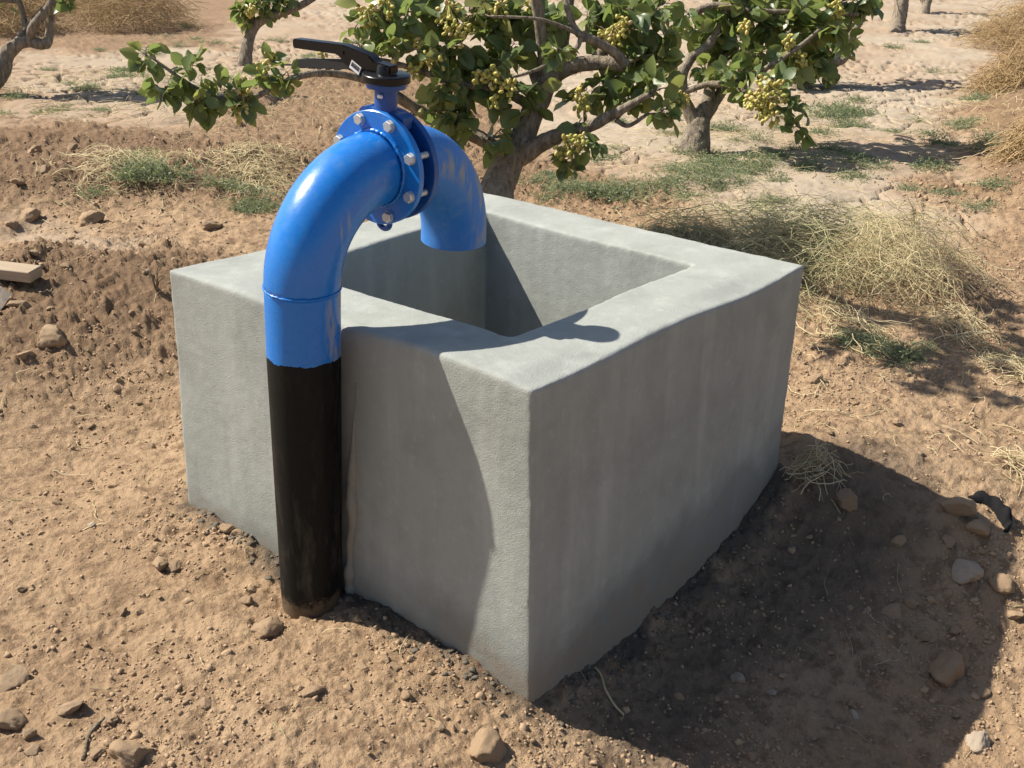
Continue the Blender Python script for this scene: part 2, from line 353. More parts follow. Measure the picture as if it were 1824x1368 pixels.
# ------------------------------------------------------------------ pipe with butterfly valve
def paint(name, dusty):
    g = NB(name, .28, .5); n = g.noise(5, 5, .6); n2 = g.noise(40, 4, .65)
    st = g.noise(1, 5, .65, g.n('Mapping', Vector=g.obj(), Scale=(26, 26, 5)).outputs[0])
    c = g.mix(n, (.005, .150, .535), (.010, .180, .59))
    c = g.mix(g.math('MULTIPLY', g.ramp(n2, [(.5, (0,0,0)), (.75, (1,1,1))]), .20+.35*dusty), c, (.09, .24, .50))
    fl = g.ramp(g.noise(75, 2, .6), [(.70, (0,0,0)), (.73, (1,1,1))]); c = g.mix(g.math('MULTIPLY', fl, .5), c, (.16, .24, .34))
    tp = g.math('MULTIPLY', g.ramp(g.n('SeparateXYZ', Vector=g.n('NewGeometry').outputs['Normal']).outputs[2], [(.35, (0,0,0)), (1, (1,1,1))]), g.ramp(g.noise(11, 5, .7), [(.42, (0,0,0)), (.62, (1,1,1))])); c = g.mix(g.math('MULTIPLY', tp, .13), c, (.33, .33, .32))
    if dusty: c = g.mix(g.math('MULTIPLY', g.ramp(n, [(.35, (0,0,0)), (.65, (1,1,1))]), .45), c, (.09, .20, .42))
    # bare tan smears of dried mud on one flank
    z = g.n('SeparateXYZ', Vector=g.n('NewGeometry').outputs['Normal'])
    side = g.math('SUBTRACT', g.math('MULTIPLY', z.outputs[0], .62), g.math('MULTIPLY', z.outputs[1], .78))
    flank = g.ramp(g.math('SUBTRACT', side, g.math('MULTIPLY', g.math('ABSOLUTE', z.outputs[2]), .6+.6*(1-dusty))), [(.45, (0,0,0)), (.9, (1,1,1))])
    sm = g.math('MULTIPLY', g.ramp(st, [({'blue_paint': .57, 'dusty_blue_paint': .46}.get(name, .48), (0,0,0)), ({'blue_paint': .63, 'dusty_blue_paint': .53}.get(name, .55), (1,1,1))]), flank)
    c = g.mix(g.math('MULTIPLY', sm, .85), c, (.36, .34, .275))
    g.col(c); g.set(Roughness=g.math('ADD', g.math('MULTIPLY', n2, .18), g.math('ADD', .20+.22*dusty, g.math('MULTIPLY', sm, .5))), Coat__Weight=.12*(1-dusty), Coat__Roughness=.12)
    g.bump(g.math('ADD', g.noise(55, 3), g.math('MULTIPLY', g.noise(9, 2), 2)), .10, .004); return g
gb = paint('blue_paint', 0)
M_BLUE = gb.m; M_BLUED = paint('dusty_blue_paint', 1).m
# lower end of the riser: blue paint over black bitumen with a brushed edge, by height up the pipe
gr = paint('blue_paint_over_bitumen', 0); col = gr.b.inputs['Base Color'].links[0].from_socket; rg = gr.b.inputs['Roughness'].links[0].from_socket
zz_ = gr.n('SeparateXYZ', Vector=gr.obj()).outputs[2]
ed = gr.math('ADD', gr.math('ADD', zz_, gr.math('MULTIPLY', gr.noise(9, 2), .03)), gr.math('MULTIPLY', gr.noise(1, 4, .7, gr.n('Mapping', Vector=gr.obj(), Scale=(34, 34, 12)).outputs[0]), .03))
isb = gr.math('LESS_THAN', ed, .945+.030)
dust = gr.math('MULTIPLY', gr.ramp(gr.noise(1, 5, .7, gr.n('Mapping', Vector=gr.obj(), Scale=(18, 18, 4)).outputs[0]), [(.52, (0,0,0)), (.72, (1,1,1))]), gr.math('ADD', .2, gr.math('MULTIPLY', gr.ramp(zz_, [(0, (1,1,1)), (.62, (0,0,0))]), .75)))
low = gr.ramp(zz_, [(.0, (1,1,1)), (.38, (0,0,0))])
blk = gr.mix(gr.math('ADD', dust, gr.math('MULTIPLY', low, .05)), (.006, .0062, .0062), (.075, .068, .055))
blk = gr.mix(gr.math('MULTIPLY', gr.ramp(gr.math('ADD', zz_, gr.math('MULTIPLY', gr.noise(28, 4, .7), -.16)), [(-.06, (1,1,1)), (.03, (0,0,0))]), .5), blk, (.24, .165, .10))
gr.col(gr.mix(isb, col, blk)); gr.set(Roughness=gr.math('ADD', rg, gr.math('MULTIPLY', isb, .34)), Coat__Weight=0, Specular__IOR__Level=gr.math('SUBTRACT', .45, gr.math('MULTIPLY', isb, .27))); M_RISER = gr.m
def plain(name, c, rough, metal=0, spec=.5, bump=0, sc=60):
    g = NB(name, rough, spec); n = g.noise(sc, 4, .6)
    g.col(g.mix(n, tuple(.75*v for v in c), tuple(1.2*v for v in c))); g.set(Metallic=metal)
    if bump: g.bump(n, bump, .003)
    return g.m
M_DBLUE = plain('valve_blue_paint', (.006, .065, .27), .38, bump=.25)
M_ZINC = plain('zinc', (.60, .61, .61), .42, .7, bump=.2); M_BLACK = plain('black_enamel', (.005, .005, .007), .30, 0, .3, bump=.08)
M_RUB = plain('black_plastic', (.012, .012, .012), .65, bump=.2); M_LAB = plain('label_paper', (.72, .72, .72), .6); M_INK = plain('printed_ink', (.03, .03, .035), .6)
Wd = np.array([-.135, .743, 1.142]); UPV = unit([-.035, -.083, .996]); HV = unit([.996, .076, .041]); UPV = unit(UPV-HV*(UPV@HV)*0)
RE, RP = .285, .1095
F1 = np.array([.168, .744, 1.438]); F2 = np.array([.260, .751, 1.442]); U2 = unit(UPV-HV*(UPV@HV)); SV = np.cross(U2, HV)
base = Wd-UPV*(Wd[2]+.02)/UPV[2]
pipe = empty('valve_pipe', tuple(base), 'blue swan-neck steel pipe with black lower end, pouring spout and flanged valve over the tank', 'water pipe')
def part(name, mb, mat, parent=None, ang=None):
    me = mb.mesh(name, off=base)
    if ang: smooth_by_angle(me, ang)
    return link(name, me, mat, parent or pipe)
def hollow(path, r, name, mat, n=72, openend=False):
    mb = MB(); ring_sweep(mb, path, r, n, cap=not openend, ref=SV)
    if openend:
        p = np.array(path); ring_sweep(mb, p[::-1], np.broadcast_to(r, (len(p),))-.006, n, cap=False, ref=SV)
        e = p[-1]; t = unit(p[-1]-p[-2]); lathe(mb, e, t, [(0, r-.006), (.0012, r-.004), (.0012, r-.002), (0, r)], n, SV)
    return part(name, mb, mat)
ts = np.linspace(0, 1, 60)
kk = np.linspace(1.35, .0, 90); tap = np.clip((kk-.2)/.95, 0, 1.2)
hollow([Wd-UPV*k+np.array([.004, -.010, 0])*t_ for k, t_ in zip(kk, tap)], RP-.011*tap, 'riser', M_RISER)
Cc = Wd+HV*RE
arc = [Cc-unit(HV-UPV*(HV@UPV))*RE*cos(a)+UPV*RE*sin(a) for a in np.linspace(0, pi/2, 48)]
arc = [p+(F1-HV*.012-arc[-1])*(k/47)**2 for k, p in enumerate(arc)]
hollow(arc, RP+.0007, 'elbow', M_BLUE)
s0 = F2+HV*.012; DN = U2; arc2 = [s0+HV*.302*sin(a)-DN*.302*(1-cos(a)) for a in np.linspace(0, pi/2, 48)]
arc2 += [arc2[-1]-DN*k for k in (.012, .026)]
hollow(arc2, RP, 'spout', M_BLUED, openend=True)
# weld beads
def bead(name, c, ax, r, w, parent=None, mat=M_BLUE, seed=0, span=(0, 2*pi)):
    mb = MB(); th = np.linspace(span[0], span[1], 160); a = unit(SV-ax*(SV@ax)); b = np.cross(ax, a)
    jig = .0014*vnoise(th*22, th*0, seed)
    P = c+(r+.001)*(np.cos(th)[:,None]*a+np.sin(th)[:,None]*b)+jig[:,None]*ax
    ring_sweep(mb, P, w*(1+.35*vnoise(th*30, th*0+3, seed)), 8, cap=True); return part(name, mb, mat, parent)
bead('weld_bead', Wd, UPV, RP, .0032, seed=1)
bead('weld_bead', F1-HV*.002, HV, RP+.002, .006, seed=2); bead('weld_bead', F2+HV*.002, HV, RP+.002, .007, mat=M_BLUED, seed=3)
# flanges
def flange(name, c, sgn, mat):
    mb = MB(); h = HV*sgn; t = .022; ro = .170; ri = .1
    lathe(mb, c, h, [(t, ri), (t, ro-.002), (t-.002, ro), (.002, ro), (0, ro-.002), (0, ri), (t, ri)], 96, U2); return part(name, mb, mat, ang=30)
fl1 = flange('flange', F1, 1, M_BLUE); fl2 = flange('flange', F2, -1, M_DBLUE)
def hexhead(mb, c, ax, af, h):
    r = af/math.sqrt(3); lathe(mb, c, ax, [(0, 0), (0, r), (h*.75, r), (h, r*.86), (h, 0)], 6, U2*.3+SV)
for k in range(8):
    a = pi/8+k*pi/4; dvec = U2*cos(a)+SV*sin(a); p = F1+dvec*.1475
    mb = MB(); lathe(mb, p, -HV, [(0, .018), (.003, .018), (.003, 0)], 24); hexhead(mb, p-HV*.003, -HV, .030, .013)
    ln = np.linalg.norm(F2-F1)-.004
    path = [p+HV*z for z in np.linspace(0, ln, 110)]; ring_sweep(mb, path, .0098+.0007*np.sin(np.arange(110)*2.1), 14)
    part('bolt', mb, M_ZINC, ang=30)
# wafer body with lugs, neck and top plate
mb = MB(); vc = (F1+F2)/2; b0 = F1+HV*.022; bl = np.linalg.norm(F2-F1)-.044
lathe(mb, b0, HV, [(0, .09), (0, .126), (.004, .130), (bl-.004, .130), (bl, .126), (bl, .09), (0, .09)], 80, U2)
def prism(mb, c, ex, ey, ez, poly, h, bev=0):           # polygon in ex/ey extruded along ez by h, centred
    n = len(poly); P = np.array(poly); Vt = [c+ex*x+ey*y+ez*z for z in (-h/2, h/2) for x, y in P]
    bmx = bmesh.new(); vs = [bmx.verts.new(v) for v in Vt]
    bmx.faces.new(vs[:n][::-1]); bmx.faces.new(vs[n:])
    for k in range(n): bmx.faces.new((vs[k], vs[(k+1) % n], vs[n+(k+1) % n], vs[n+k]))
    bmesh.ops.recalc_face_normals(bmx, faces=bmx.faces)
    if bev: bmesh.ops.bevel(bmx, geom=list(bmx.edges), offset=bev, segments=2, affect='EDGES', clamp_overlap=True)
    bmesh.ops.triangulate(bmx, faces=bmx.faces); bmx.verts.ensure_lookup_table(); bmx.verts.index_update()
    mb.add([v.co[:] for v in bmx.verts], T=[[v.index for v in f.verts] for f in bmx.faces]); bmx.free()
prism(mb, vc+U2*.142, SV, U2, HV, [(-.085, -.02), (.085, -.02), (.085, .012), (.05, .026), (-.05, .026), (-.085, .012)], bl*.9, .004)
for sg in (-1, 1): lathe(mb, vc+U2*.148+SV*sg*.0635-HV*bl*.45, HV, [(0, 0), (0, .021), (bl*.9, .021), (bl*.9, 0)], 24, U2)
body = part('valve_body', mb, M_DBLUE, ang=30)
mb = MB(); th = np.linspace(0, 2*pi, 40); lug = vc-U2*.178
ring_sweep(mb, [lug+SV*.022*cos(t)+U2*.020*sin(t) for t in th], .009, 10, cap=False, ref=HV); part('lifting_lug', mb, M_DBLUE, body)
mb = MB(); lathe(mb, vc+U2*.12, U2, [(0, .04), (.02, .036), (.03, .0335), (.108, .0335), (.111, .05), (.112, .058), (.126, .058), (.128, .056), (.128, 0)], 48, HV)
neck = part('valve_neck', mb, M_DBLUE, body, ang=30)
mb = MB(); pb = vc+U2*.212-HV*.0325+SV*(-.012); lathe(mb, pb, -HV, [(0, 0), (0, .0045), (.006, .0045), (.006, 0)], 12); prism(mb, pb-HV*.009, SV, U2, HV, [(-.009, -.004), (.009, -.004), (.009, .006), (-.009, .006)], .006, .001)
part('set_screw', mb, M_LAB, neck)
mb = MB(); nd = 120; th = np.arange(nd)*2*pi/nd
lathe(mb, vc+U2*.2482, U2, [(0, 0), (0, .068), (.002, .0705), (.020, .0705), (.022, .069), (.0235, .066), (.0235, 0)], 96, HV)
plate = part('notch_plate', mb, M_BLACK, ang=30)
hc = vc+U2*.0                                            # lever in the SV/U2 plane
mb = MB(); lathe(mb, vc+U2*.2717, U2, [(0, .030), (.020, .027), (.026, .024), (.026, 0)], 40, HV); part('lever_hub', mb, M_BLACK, ang=30)
mb = MB()
prism(mb, hc, SV, U2, HV, [(-.030, .273), (.068, .273), (.086, .247), (.178, .300), (.354, .291), (.356, .318), (.150, .331), (.052, .317), (.030, .302), (-.030, .298)], .040, .004)
lever = part('lever_handle', mb, M_BLACK, ang=30)
mb = MB(); lw = [(x, .2595-.0245*(x-.14)/.197+.0022*(1 if k % 8 < 4 else -1)) for k, x in enumerate(np.linspace(.16, .335, 41))]
prism(mb, hc, SV, U2, HV, [(.339, .236), (.340, .259), (.15, .287), (.10, .276), (.11, .258), (.14, .262)]+lw, .026, 0)
part('trigger_lever', mb, M_RUB, ang=30)
dl = unit(np.array([.88, .40])); ex = SV*dl[0]+U2*dl[1]; ey = np.cross(ex, HV)*-1
ey = U2*dl[0]-SV*dl[1]; lc = SV*.101+U2*.2745+hc-HV*.0206
mb = MB(); prism(mb, lc, ex, ey, HV, [(-.020, -.0125), (.020, -.0125), (.020, .0125), (-.020, .0125)], .0012); lab = part('sticker', mb, M_LAB, lever, 30)
mb = MB(); x = -.016
for k in range(22):
    wbar = random.choice((.0006, .0009, .0014)); prism(mb, lc-HV*.0009, ex, ey, HV, [(x, -.004), (x+wbar, -.004), (x+wbar, .0095), (x, .0095)], .0004); x += wbar+random.choice((.0005, .0009))
    if x > .015: break
part('barcode', mb, M_INK, lab)
mb = MB(); x = SV*.150+U2*.310+hc; lathe(mb, x-HV*.0195, -HV, [(0, 0), (0, .006), (.004, .005), (.004, 0)], 16); part('lever_rivet', mb, M_BLACK, lever, 30)
# smear of mortar where the pipe is bedded against the wall
mb = MB(); zs = np.linspace(-.1, .82, 70); Pm = []
for z in zs:
    c = Wd+UPV*((z-Wd[2])/UPV[2]); Pm.append((-.004, c[1]-.098+.006*vnoise(np.array([z*9.]), np.array([0.]))[0], z))
ring_sweep(mb, Pm, .013*sstep(.80, .45, zs)*(1+1.1*fbm(zs*16, zs*0, 3, 5))+.0015, 14)
link('mortar_smear', mb.mesh('mortar_smear'), M_SMEAR, tank)

# ------------------------------------------------------------------ trees
def bark_mat(name, a, b):
    g = NB(name, .9, .15); o = g.obj()
    n = g.noise(16, 5, .65); st = g.noise(1, 5, .65, g.n('Mapping', Vector=o, Scale=(38, 38, 9)).outputs[0])
    c = g.mix(g.ramp(st, [(.35, (0,0,0)), (.65, (1,1,1))]), a, b); c = g.mix(g.math('MULTIPLY', g.ramp(n, [(.5, (0,0,0)), (.75, (1,1,1))]), .4), c, tuple(min(1, 1.5*v) for v in b))
    g.col(c); g.bump(g.math('ADD', st, g.math('MULTIPLY', g.noise(90, 4, .7), .6)), 1, .03); return g.m
M_BARK = bark_mat('bark', (.15, .122, .092), (.40, .335, .255)); M_TWIG = bark_mat('twig_bark', (.20, .155, .105), (.34, .28, .20))
def leaf_mat(name, cols, edge, transl=.45, rough=.36):
    g = NB(name, rough, .45); r = g.n('NewGeometry').outputs['Random Per Island']
    c = g.ramp(r, [(k/(len(cols)-1), v) for k, v in enumerate(cols)]); n = g.noise(25, 3)
    c = g.mix(g.math('MULTIPLY', n, .4), c, edge); g.col(c)
    t = g.n('BsdfTranslucent', Color=g.mix(.5, c, (.30, .38, .08))); mx = g.n('MixShader'); g.put(mx.inputs[0], transl); g.put(mx.inputs[1], g.b.outputs[0]); g.put(mx.inputs[2], t.outputs[0])
    g.put(g.t.nodes['Material Output'].inputs[0], mx.outputs[0]); return g.m
M_LEAF = leaf_mat('pistachio_leaf', [(.090, .145, .054), (.12, .18, .065), (.16, .215, .075), (.24, .28, .078), (.35, .32, .10)], (.18, .21, .11))
def nut_mat():
    g = NB('pistachio_hull', .5, .4); r = g.n('NewGeometry').outputs['Random Per Island']
    c = g.ramp(r, [(0, (.30, .32, .06)), (.5, (.44, .41, .09)), (.85, (.52, .44, .14)), (1, (.50, .36, .22))]); c = g.mix(g.math('MULTIPLY', g.noise(60, 3), .35), c, (.42, .30, .12))
    g.col(c); g.set(Subsurface__Weight=.08); return g.m
M_NUT = nut_mat()
# leaflet: length along x, a fold along the midrib and a curl towards the tip
rows = [(0, 0), (.16, .24), (.42, .41), (.70, .33), (.90, .14)]
LV = [(0, 0, 0)]
for t_, hw in rows[1:]: zc = -.16*t_*t_; LV += [(t_, -hw, zc+.28*hw-.10*hw*t_), (t_, 0, zc), (t_, hw, zc+.28*hw)]
LV.append((1, 0, -.19)); LV = np.array(LV)
LT = [(0, 1, 2), (0, 2, 3)]
for k in range(3):
    a = 1+3*k; LT += [(a, a+3, a+4), (a, a+4, a+1), (a+1, a+4, a+5), (a+1, a+5, a+2)]
LT += [(10, 13, 11), (11, 13, 12)]; LT = np.array(LT)
def leaves_mesh(P, D, Nn, L, r):                         # base point, direction, normal, length
    Y = np.cross(Nn, D); Y /= np.linalg.norm(Y, axis=1, keepdims=True)+1e-9; Z = np.cross(D, Y)
    wd = r.uniform(.8, 1.1, len(P)); curl = r.uniform(-.3, 2.6, len(P)); fold = r.uniform(.3, 1.8, len(P))
    X_ = LV[None,:,0]; Y_ = LV[None,:,1]*wd[:,None]; Z_ = -.17*X_**2*curl[:,None]+.28*np.abs(LV[None,:,1])*fold[:,None]+.05*np.sin(X_*7+curl[:,None]*5)*np.sign(LV[None,:,1])*np.abs(LV[None,:,1])*2
    V = P[:,None,:]+L[:,None,None]*(X_[...,None]*D[:,None,:]+Y_[...,None]*Y[:,None,:]+Z_[...,None]*Z[:,None,:])
    return V.reshape(-1, 3), (LT[None]+(np.arange(len(P))*len(LV))[:,None,None]).reshape(-1, 3)
def norm(a): return a/(np.linalg.norm(a, axis=-1, keepdims=True)+1e-9)
def catmull(P, n):
    P = np.asarray(P, float); Q = np.concatenate([P[:1]*2-P[1:2], P, P[-1:]*2-P[-2:-1]]); out = []
    for k in range(len(P)-1):
        p0, p1, p2, p3 = Q[k:k+4]
        for u in np.linspace(0, 1, n, endpoint=False): out.append(.5*(2*p1+(p2-p0)*u+(2*p0-5*p1+4*p2-p3)*u*u+(3*p1-p0-3*p2+p3)*u**3))
    return np.array(out+[P[-1]])
sph = bmesh.new(); bmesh.ops.create_uvsphere(sph, u_segments=8, v_segments=6, radius=1); bmesh.ops.triangulate(sph, faces=sph.faces)
NV = np.array([v.co[:] for v in sph.verts]); NT = np.array([[v.index for v in f.verts] for f in sph.faces]); sph.free()
def tree(name, D, label, seed, leaf=.125, dens=1.0, group='pistachio trees of the orchard', nutr=.0148, girth=1.0):
    r = np.random.default_rng(seed); bx, by = D['limbs'][0][0][:2]; b0 = np.array([bx, by, gz(bx, by)])
    root = empty(name, tuple(b0), label, 'tree', group)
    tr = MB(); nodes = []
    for li, l in enumerate(D['limbs']):
        A = np.array(l, float); A[:,3] *= girth; C = catmull(A, 9); P = C[:,:3]; rad = np.maximum(C[:,3], .004)
        if li == 0: P = np.concatenate([[[P[0,0], P[0,1], b0[2]-.25]], P]) if P[0,2] > b0[2]-.2 else P; rad = np.concatenate([[rad[0]*1.25], rad]) if len(P) > len(rad) else rad
        sid = max(8, min(26, int(rad.max()*260)))
        q = MB(); ring_sweep(q, P, rad, sid); V = q.V[0]; cen = np.concatenate([np.repeat(P, sid, 0), P[:1], P[-1:]]); rr = np.concatenate([np.repeat(rad, sid), rad[:1], rad[-1:]])
        dv = V-cen; f = 1+.20*fbm3(V*np.array([9, 9, 4]), 3, seed)+.16*fbm3(V*np.array([30, 30, 10]), 3, seed+3); tr.add(cen+dv*f[:,None], q.Q[0], q.T[0])
        for k in range(0, len(P)): nodes.append((*P[k], rad[k]))
    link('trunk', tr.mesh('trunk', off=b0), M_BARK, root)
    nodes = np.array(nodes); tw = MB(); LP, LD, LN, LL = [], [], [], []; tp, trd = [], []
    for (cx, cy, cz, cr) in D['clumps']:
        c = np.array([cx, cy, cz]); dd = np.linalg.norm(nodes[:,:3]-c, axis=1)+.4*np.clip(nodes[:,2]-cz, 0, 9)
        k = int(np.argmin(dd)); a = nodes[k,:3]; ra = min(nodes[k,3]*.6, .012)
        if np.linalg.norm(a-c) > cr*.5:
            mid = (a+c)/2+r.normal(0, .05, 3)*np.linalg.norm(a-c)+np.array([0, 0, .05*np.linalg.norm(a-c)])
            u = np.linspace(0, 1, 7)[:,None]; tp.append((1-u)**2*a+2*u*(1-u)*mid+u*u*c); trd.append(np.linspace(ra, .0045, 7))
        nl = max(26 if cr < .105 else 16, int((58 if cr < .24 else 22)*dens*(cr/.17)**2.1*(.12/leaf)**1.5)); ns = max(2, nl//8)
        for s in range(ns):
            dirn = norm(r.normal(0, 1, 3)*np.array([1, 1, .75])+np.array([0, 0, .12])); e = c+dirn*cr*r.uniform(.55, 1.05); st = c+dirn*cr*.1+r.normal(0, .2, 3)*cr*.4
            u = np.linspace(0, 1, 7)[:,None]; m_ = (st+e)/2+np.array([0, 0, .25*cr]); pth = (1-u)**2*st+2*u*(1-u)*m_+u*u*e
            tp.append(pth); trd.append(np.linspace(.0042, .0022, 7)); td = norm(np.gradient(pth, axis=0))
            for q in range(8):
                kk = int(min(6, 1+q*.8)); outw = norm(r.normal(0, 1, 3)+td[kk]*.8); base_ = pth[kk]; ln = leaf*r.uniform(.45, 1.2)*(.78 if cr < .105 else 1)
                ld = norm(outw+np.array([0, 0, -.28])); nn_ = norm(np.array([-.15, 0, .75])+r.normal(0, .85, 3)); pet = base_+ld*leaf*.22
                tp.append(np.linspace(base_, pet, 7)); trd.append(np.full(7, .0013))
                LP.append(pet); LD.append(ld); LN.append(nn_); LL.append(ln)
    V, Q = tubes(np.array(tp), np.array(trd), 4); tw.add(V, Q); link('twigs', tw.mesh('twigs', off=b0), M_TWIG, root)
    V, T = leaves_mesh(np.array(LP), np.array(LD), np.array(LN), np.array(LL), r)
    link('foliage', mesh_np('foliage', V-b0, T), M_LEAF, root)
    for (nx, ny, nz, nr) in D['nuts']:
        n = max(10, int(34*(nr/.1)**1.6)); c = np.array([nx, ny, nz]); mb = MB(); tp = []
        for k in range(n):
            dv = norm(r.normal(0, 1, 3))*r.random()**.4*nr*np.array([.85, .85, .95]); p = c+dv; sz = nutr*r.uniform(.8, 1.15)
            ax = norm(dv+r.normal(0, .5, 3)*nr+np.array([0, 0, -.3*nr])); v = NV*np.array([.72, .72, 1.12])*sz; z_ = ax; x_ = norm(np.cross(z_, [.3, .5, .8])); y_ = np.cross(z_, x_)
            mb.add(p+v[:,:1]*x_+v[:,1:2]*y_+v[:,2:]*z_, T=NT); u = np.linspace(0, 1, 4)[:,None]; tp.append((c+np.array([0, 0, .5*nr]))*(1-u)+u*p)
        V, Q = tubes(np.array(tp), np.full((n, 4), .0016), 3); mb.add(V, Q); link('nut_cluster', mb.mesh('nut_cluster', off=b0), M_NUT, root)
    return root
TREE_G = dict(limbs=[[(24.64,7.86,0.4,0.128),(24.74,7.88,0.64,0.102),(24.93,7.94,1.09,0.089),(24.98,8.26,1.68,0.064)],[(24.74,7.88,0.64,0.077),(24.73,8.04,0.85,0.064),(24.78,8.29,1.32,0.051)]],
 clumps=[(25.1,8.2,1.8,0.639),(24.78,8.43,1.55,0.575)],
 nuts=[])
TREE_A = dict(limbs=[[(2.78,2.44,0.59,0.163),(2.83,2.45,0.7,0.137),(2.9,2.44,0.82,0.117),(2.96,2.43,0.91,0.104),(3.04,2.41,1.03,0.091),(3.12,2.4,1.17,0.085),(3.21,2.39,1.29,0.078),(3.29,2.33,1.35,0.065),(3.36,2.17,1.39,0.055),(3.41,2.0,1.39,0.048)],[(3.41,2.0,1.39,0.045),(3.34,2.03,1.46,0.038),(3.25,2.1,1.52,0.035),(3.18,2.17,1.56,0.028),(3.16,2.22,1.65,0.022),(3.18,2.3,1.79,0.019)],[(2.96,2.4,0.87,0.085),(3.01,2.31,0.94,0.071),(3.05,2.2,1.0,0.061),(3.13,2.03,1.07,0.048),(3.19,1.87,1.17,0.035),(3.25,1.72,1.27,0.022)],[(3.2,1.9,1.11,0.019),(3.21,1.82,1.09,0.016),(3.26,1.73,1.16,0.012)],[(2.9,2.46,0.85,0.085),(2.88,2.58,0.94,0.059),(2.84,2.7,0.99,0.053),(2.7,2.87,1.08,0.046),(2.5,2.99,1.22,0.038),(2.3,3.02,1.31,0.031),(1.98,3.09,1.35,0.024),(1.64,3.23,1.23,0.018),(1.46,3.36,1.3,0.013),(1.32,3.56,1.46,0.009)],[(3.24,2.38,1.26,0.056),(3.41,2.45,1.36,0.05),(3.52,2.52,1.52,0.044),(3.61,2.56,1.7,0.044),(3.77,2.68,2.08,0.037),(3.92,2.84,2.49,0.027)],[(3.09,2.41,1.14,0.039),(2.91,2.48,1.23,0.032),(2.68,2.66,1.29,0.025),(2.55,2.8,1.35,0.022),(2.45,2.88,1.39,0.019),(2.35,2.96,1.42,0.012)],[(2.44,2.89,1.4,0.012),(2.46,2.96,1.54,0.011),(2.49,3.03,1.66,0.009)],[(3.18,2.15,1.54,0.019),(3.12,2.16,1.47,0.016),(2.94,2.26,1.38,0.014),(2.78,2.35,1.33,0.011)],[(3.25,2.1,1.52,0.019),(3.08,2.22,1.6,0.016),(2.97,2.31,1.64,0.012),(2.78,2.49,1.65,0.009)],[(3.15,2.39,1.22,0.052),(3.27,2.6,1.43,0.047),(3.34,2.83,1.7,0.04),(3.4,3.07,2.07,0.03)],[(3.39,2.2,1.39,0.046),(3.67,2.2,1.6,0.04),(3.88,2.24,1.84,0.034),(4.04,2.33,2.18,0.024)]],
 clumps=[(2.47,3.1,1.65,0.141),(2.57,2.93,1.6,0.141),(2.7,2.88,1.66,0.158),(2.72,2.73,1.47,0.164),(2.93,2.79,1.62,0.167),(3.07,2.69,1.53,0.163),(3.27,2.63,1.6,0.165),(2.6,2.79,1.44,0.132),(2.46,2.92,1.47,0.1),(2.82,2.57,1.31,0.159),(2.63,2.65,1.28,0.119),(3.0,2.55,1.4,0.161),(2.94,2.39,1.25,0.127),(2.6,2.73,1.13,0.108),(2.71,2.59,1.11,0.153),(2.78,2.48,0.98,0.128),(2.61,2.63,0.98,0.089),(2.35,3.07,1.48,0.081),(3.31,2.53,1.53,0.149),(3.52,2.32,1.59,0.132),(3.6,2.23,1.63,0.159),(3.66,2.09,1.54,0.159),(3.62,2.01,1.34,0.149),(3.43,2.13,1.25,0.138),(3.44,1.98,1.15,0.143),(3.3,2.18,1.18,0.111),(3.42,1.79,1.27,0.114),(3.33,1.69,1.16,0.082),(3.75,2.06,1.66,0.165),(3.75,1.93,1.45,0.149),(3.01,2.0,1.01,0.088),(2.95,2.01,0.91,0.069),(2.84,2.46,1.18,0.127),(3.08,2.21,1.47,0.069),(1.31,3.57,1.46,0.075),(1.44,3.41,1.37,0.087),(1.35,3.47,1.29,0.076),(1.56,3.28,1.27,0.1),(1.66,3.2,1.23,0.094),(1.5,3.31,1.2,0.076),(1.8,3.22,1.37,0.089),(1.89,3.13,1.33,0.072),(1.42,3.34,1.22,0.076),(2.66,3.14,1.85,0.175),(3.01,3.03,1.92,0.196),(3.33,2.91,1.92,0.167)],
 nuts=[(2.66,2.68,1.65,0.105),(2.67,2.62,1.56,0.093),(2.38,3.03,1.64,0.074),(2.46,2.96,1.69,0.08),(2.52,2.71,1.42,0.062),(2.55,2.66,1.39,0.068),(2.46,2.77,1.35,0.05),(2.73,2.39,1.34,0.08),(2.75,2.32,1.28,0.074),(2.69,2.47,1.34,0.062),(3.17,2.11,1.17,0.077),(3.18,2.15,1.24,0.064),(3.39,2.08,1.55,0.096),(3.44,2.05,1.6,0.083),(2.87,2.01,0.99,0.08),(2.93,1.96,1.02,0.062),(2.99,2.59,1.67,0.076),(3.18,2.52,1.7,0.071),(2.39,2.85,1.38,0.043),(3.47,1.68,1.21,0.064),(2.7,2.38,1.21,0.043),(2.91,2.64,1.57,0.057),(2.53,2.79,1.51,0.043),(1.62,3.19,1.26,0.076),(1.57,3.17,1.18,0.058),(1.76,3.18,1.4,0.059),(1.81,3.16,1.45,0.041),(2.06,3.05,1.46,0.036),(1.66,3.2,1.31,0.044)])
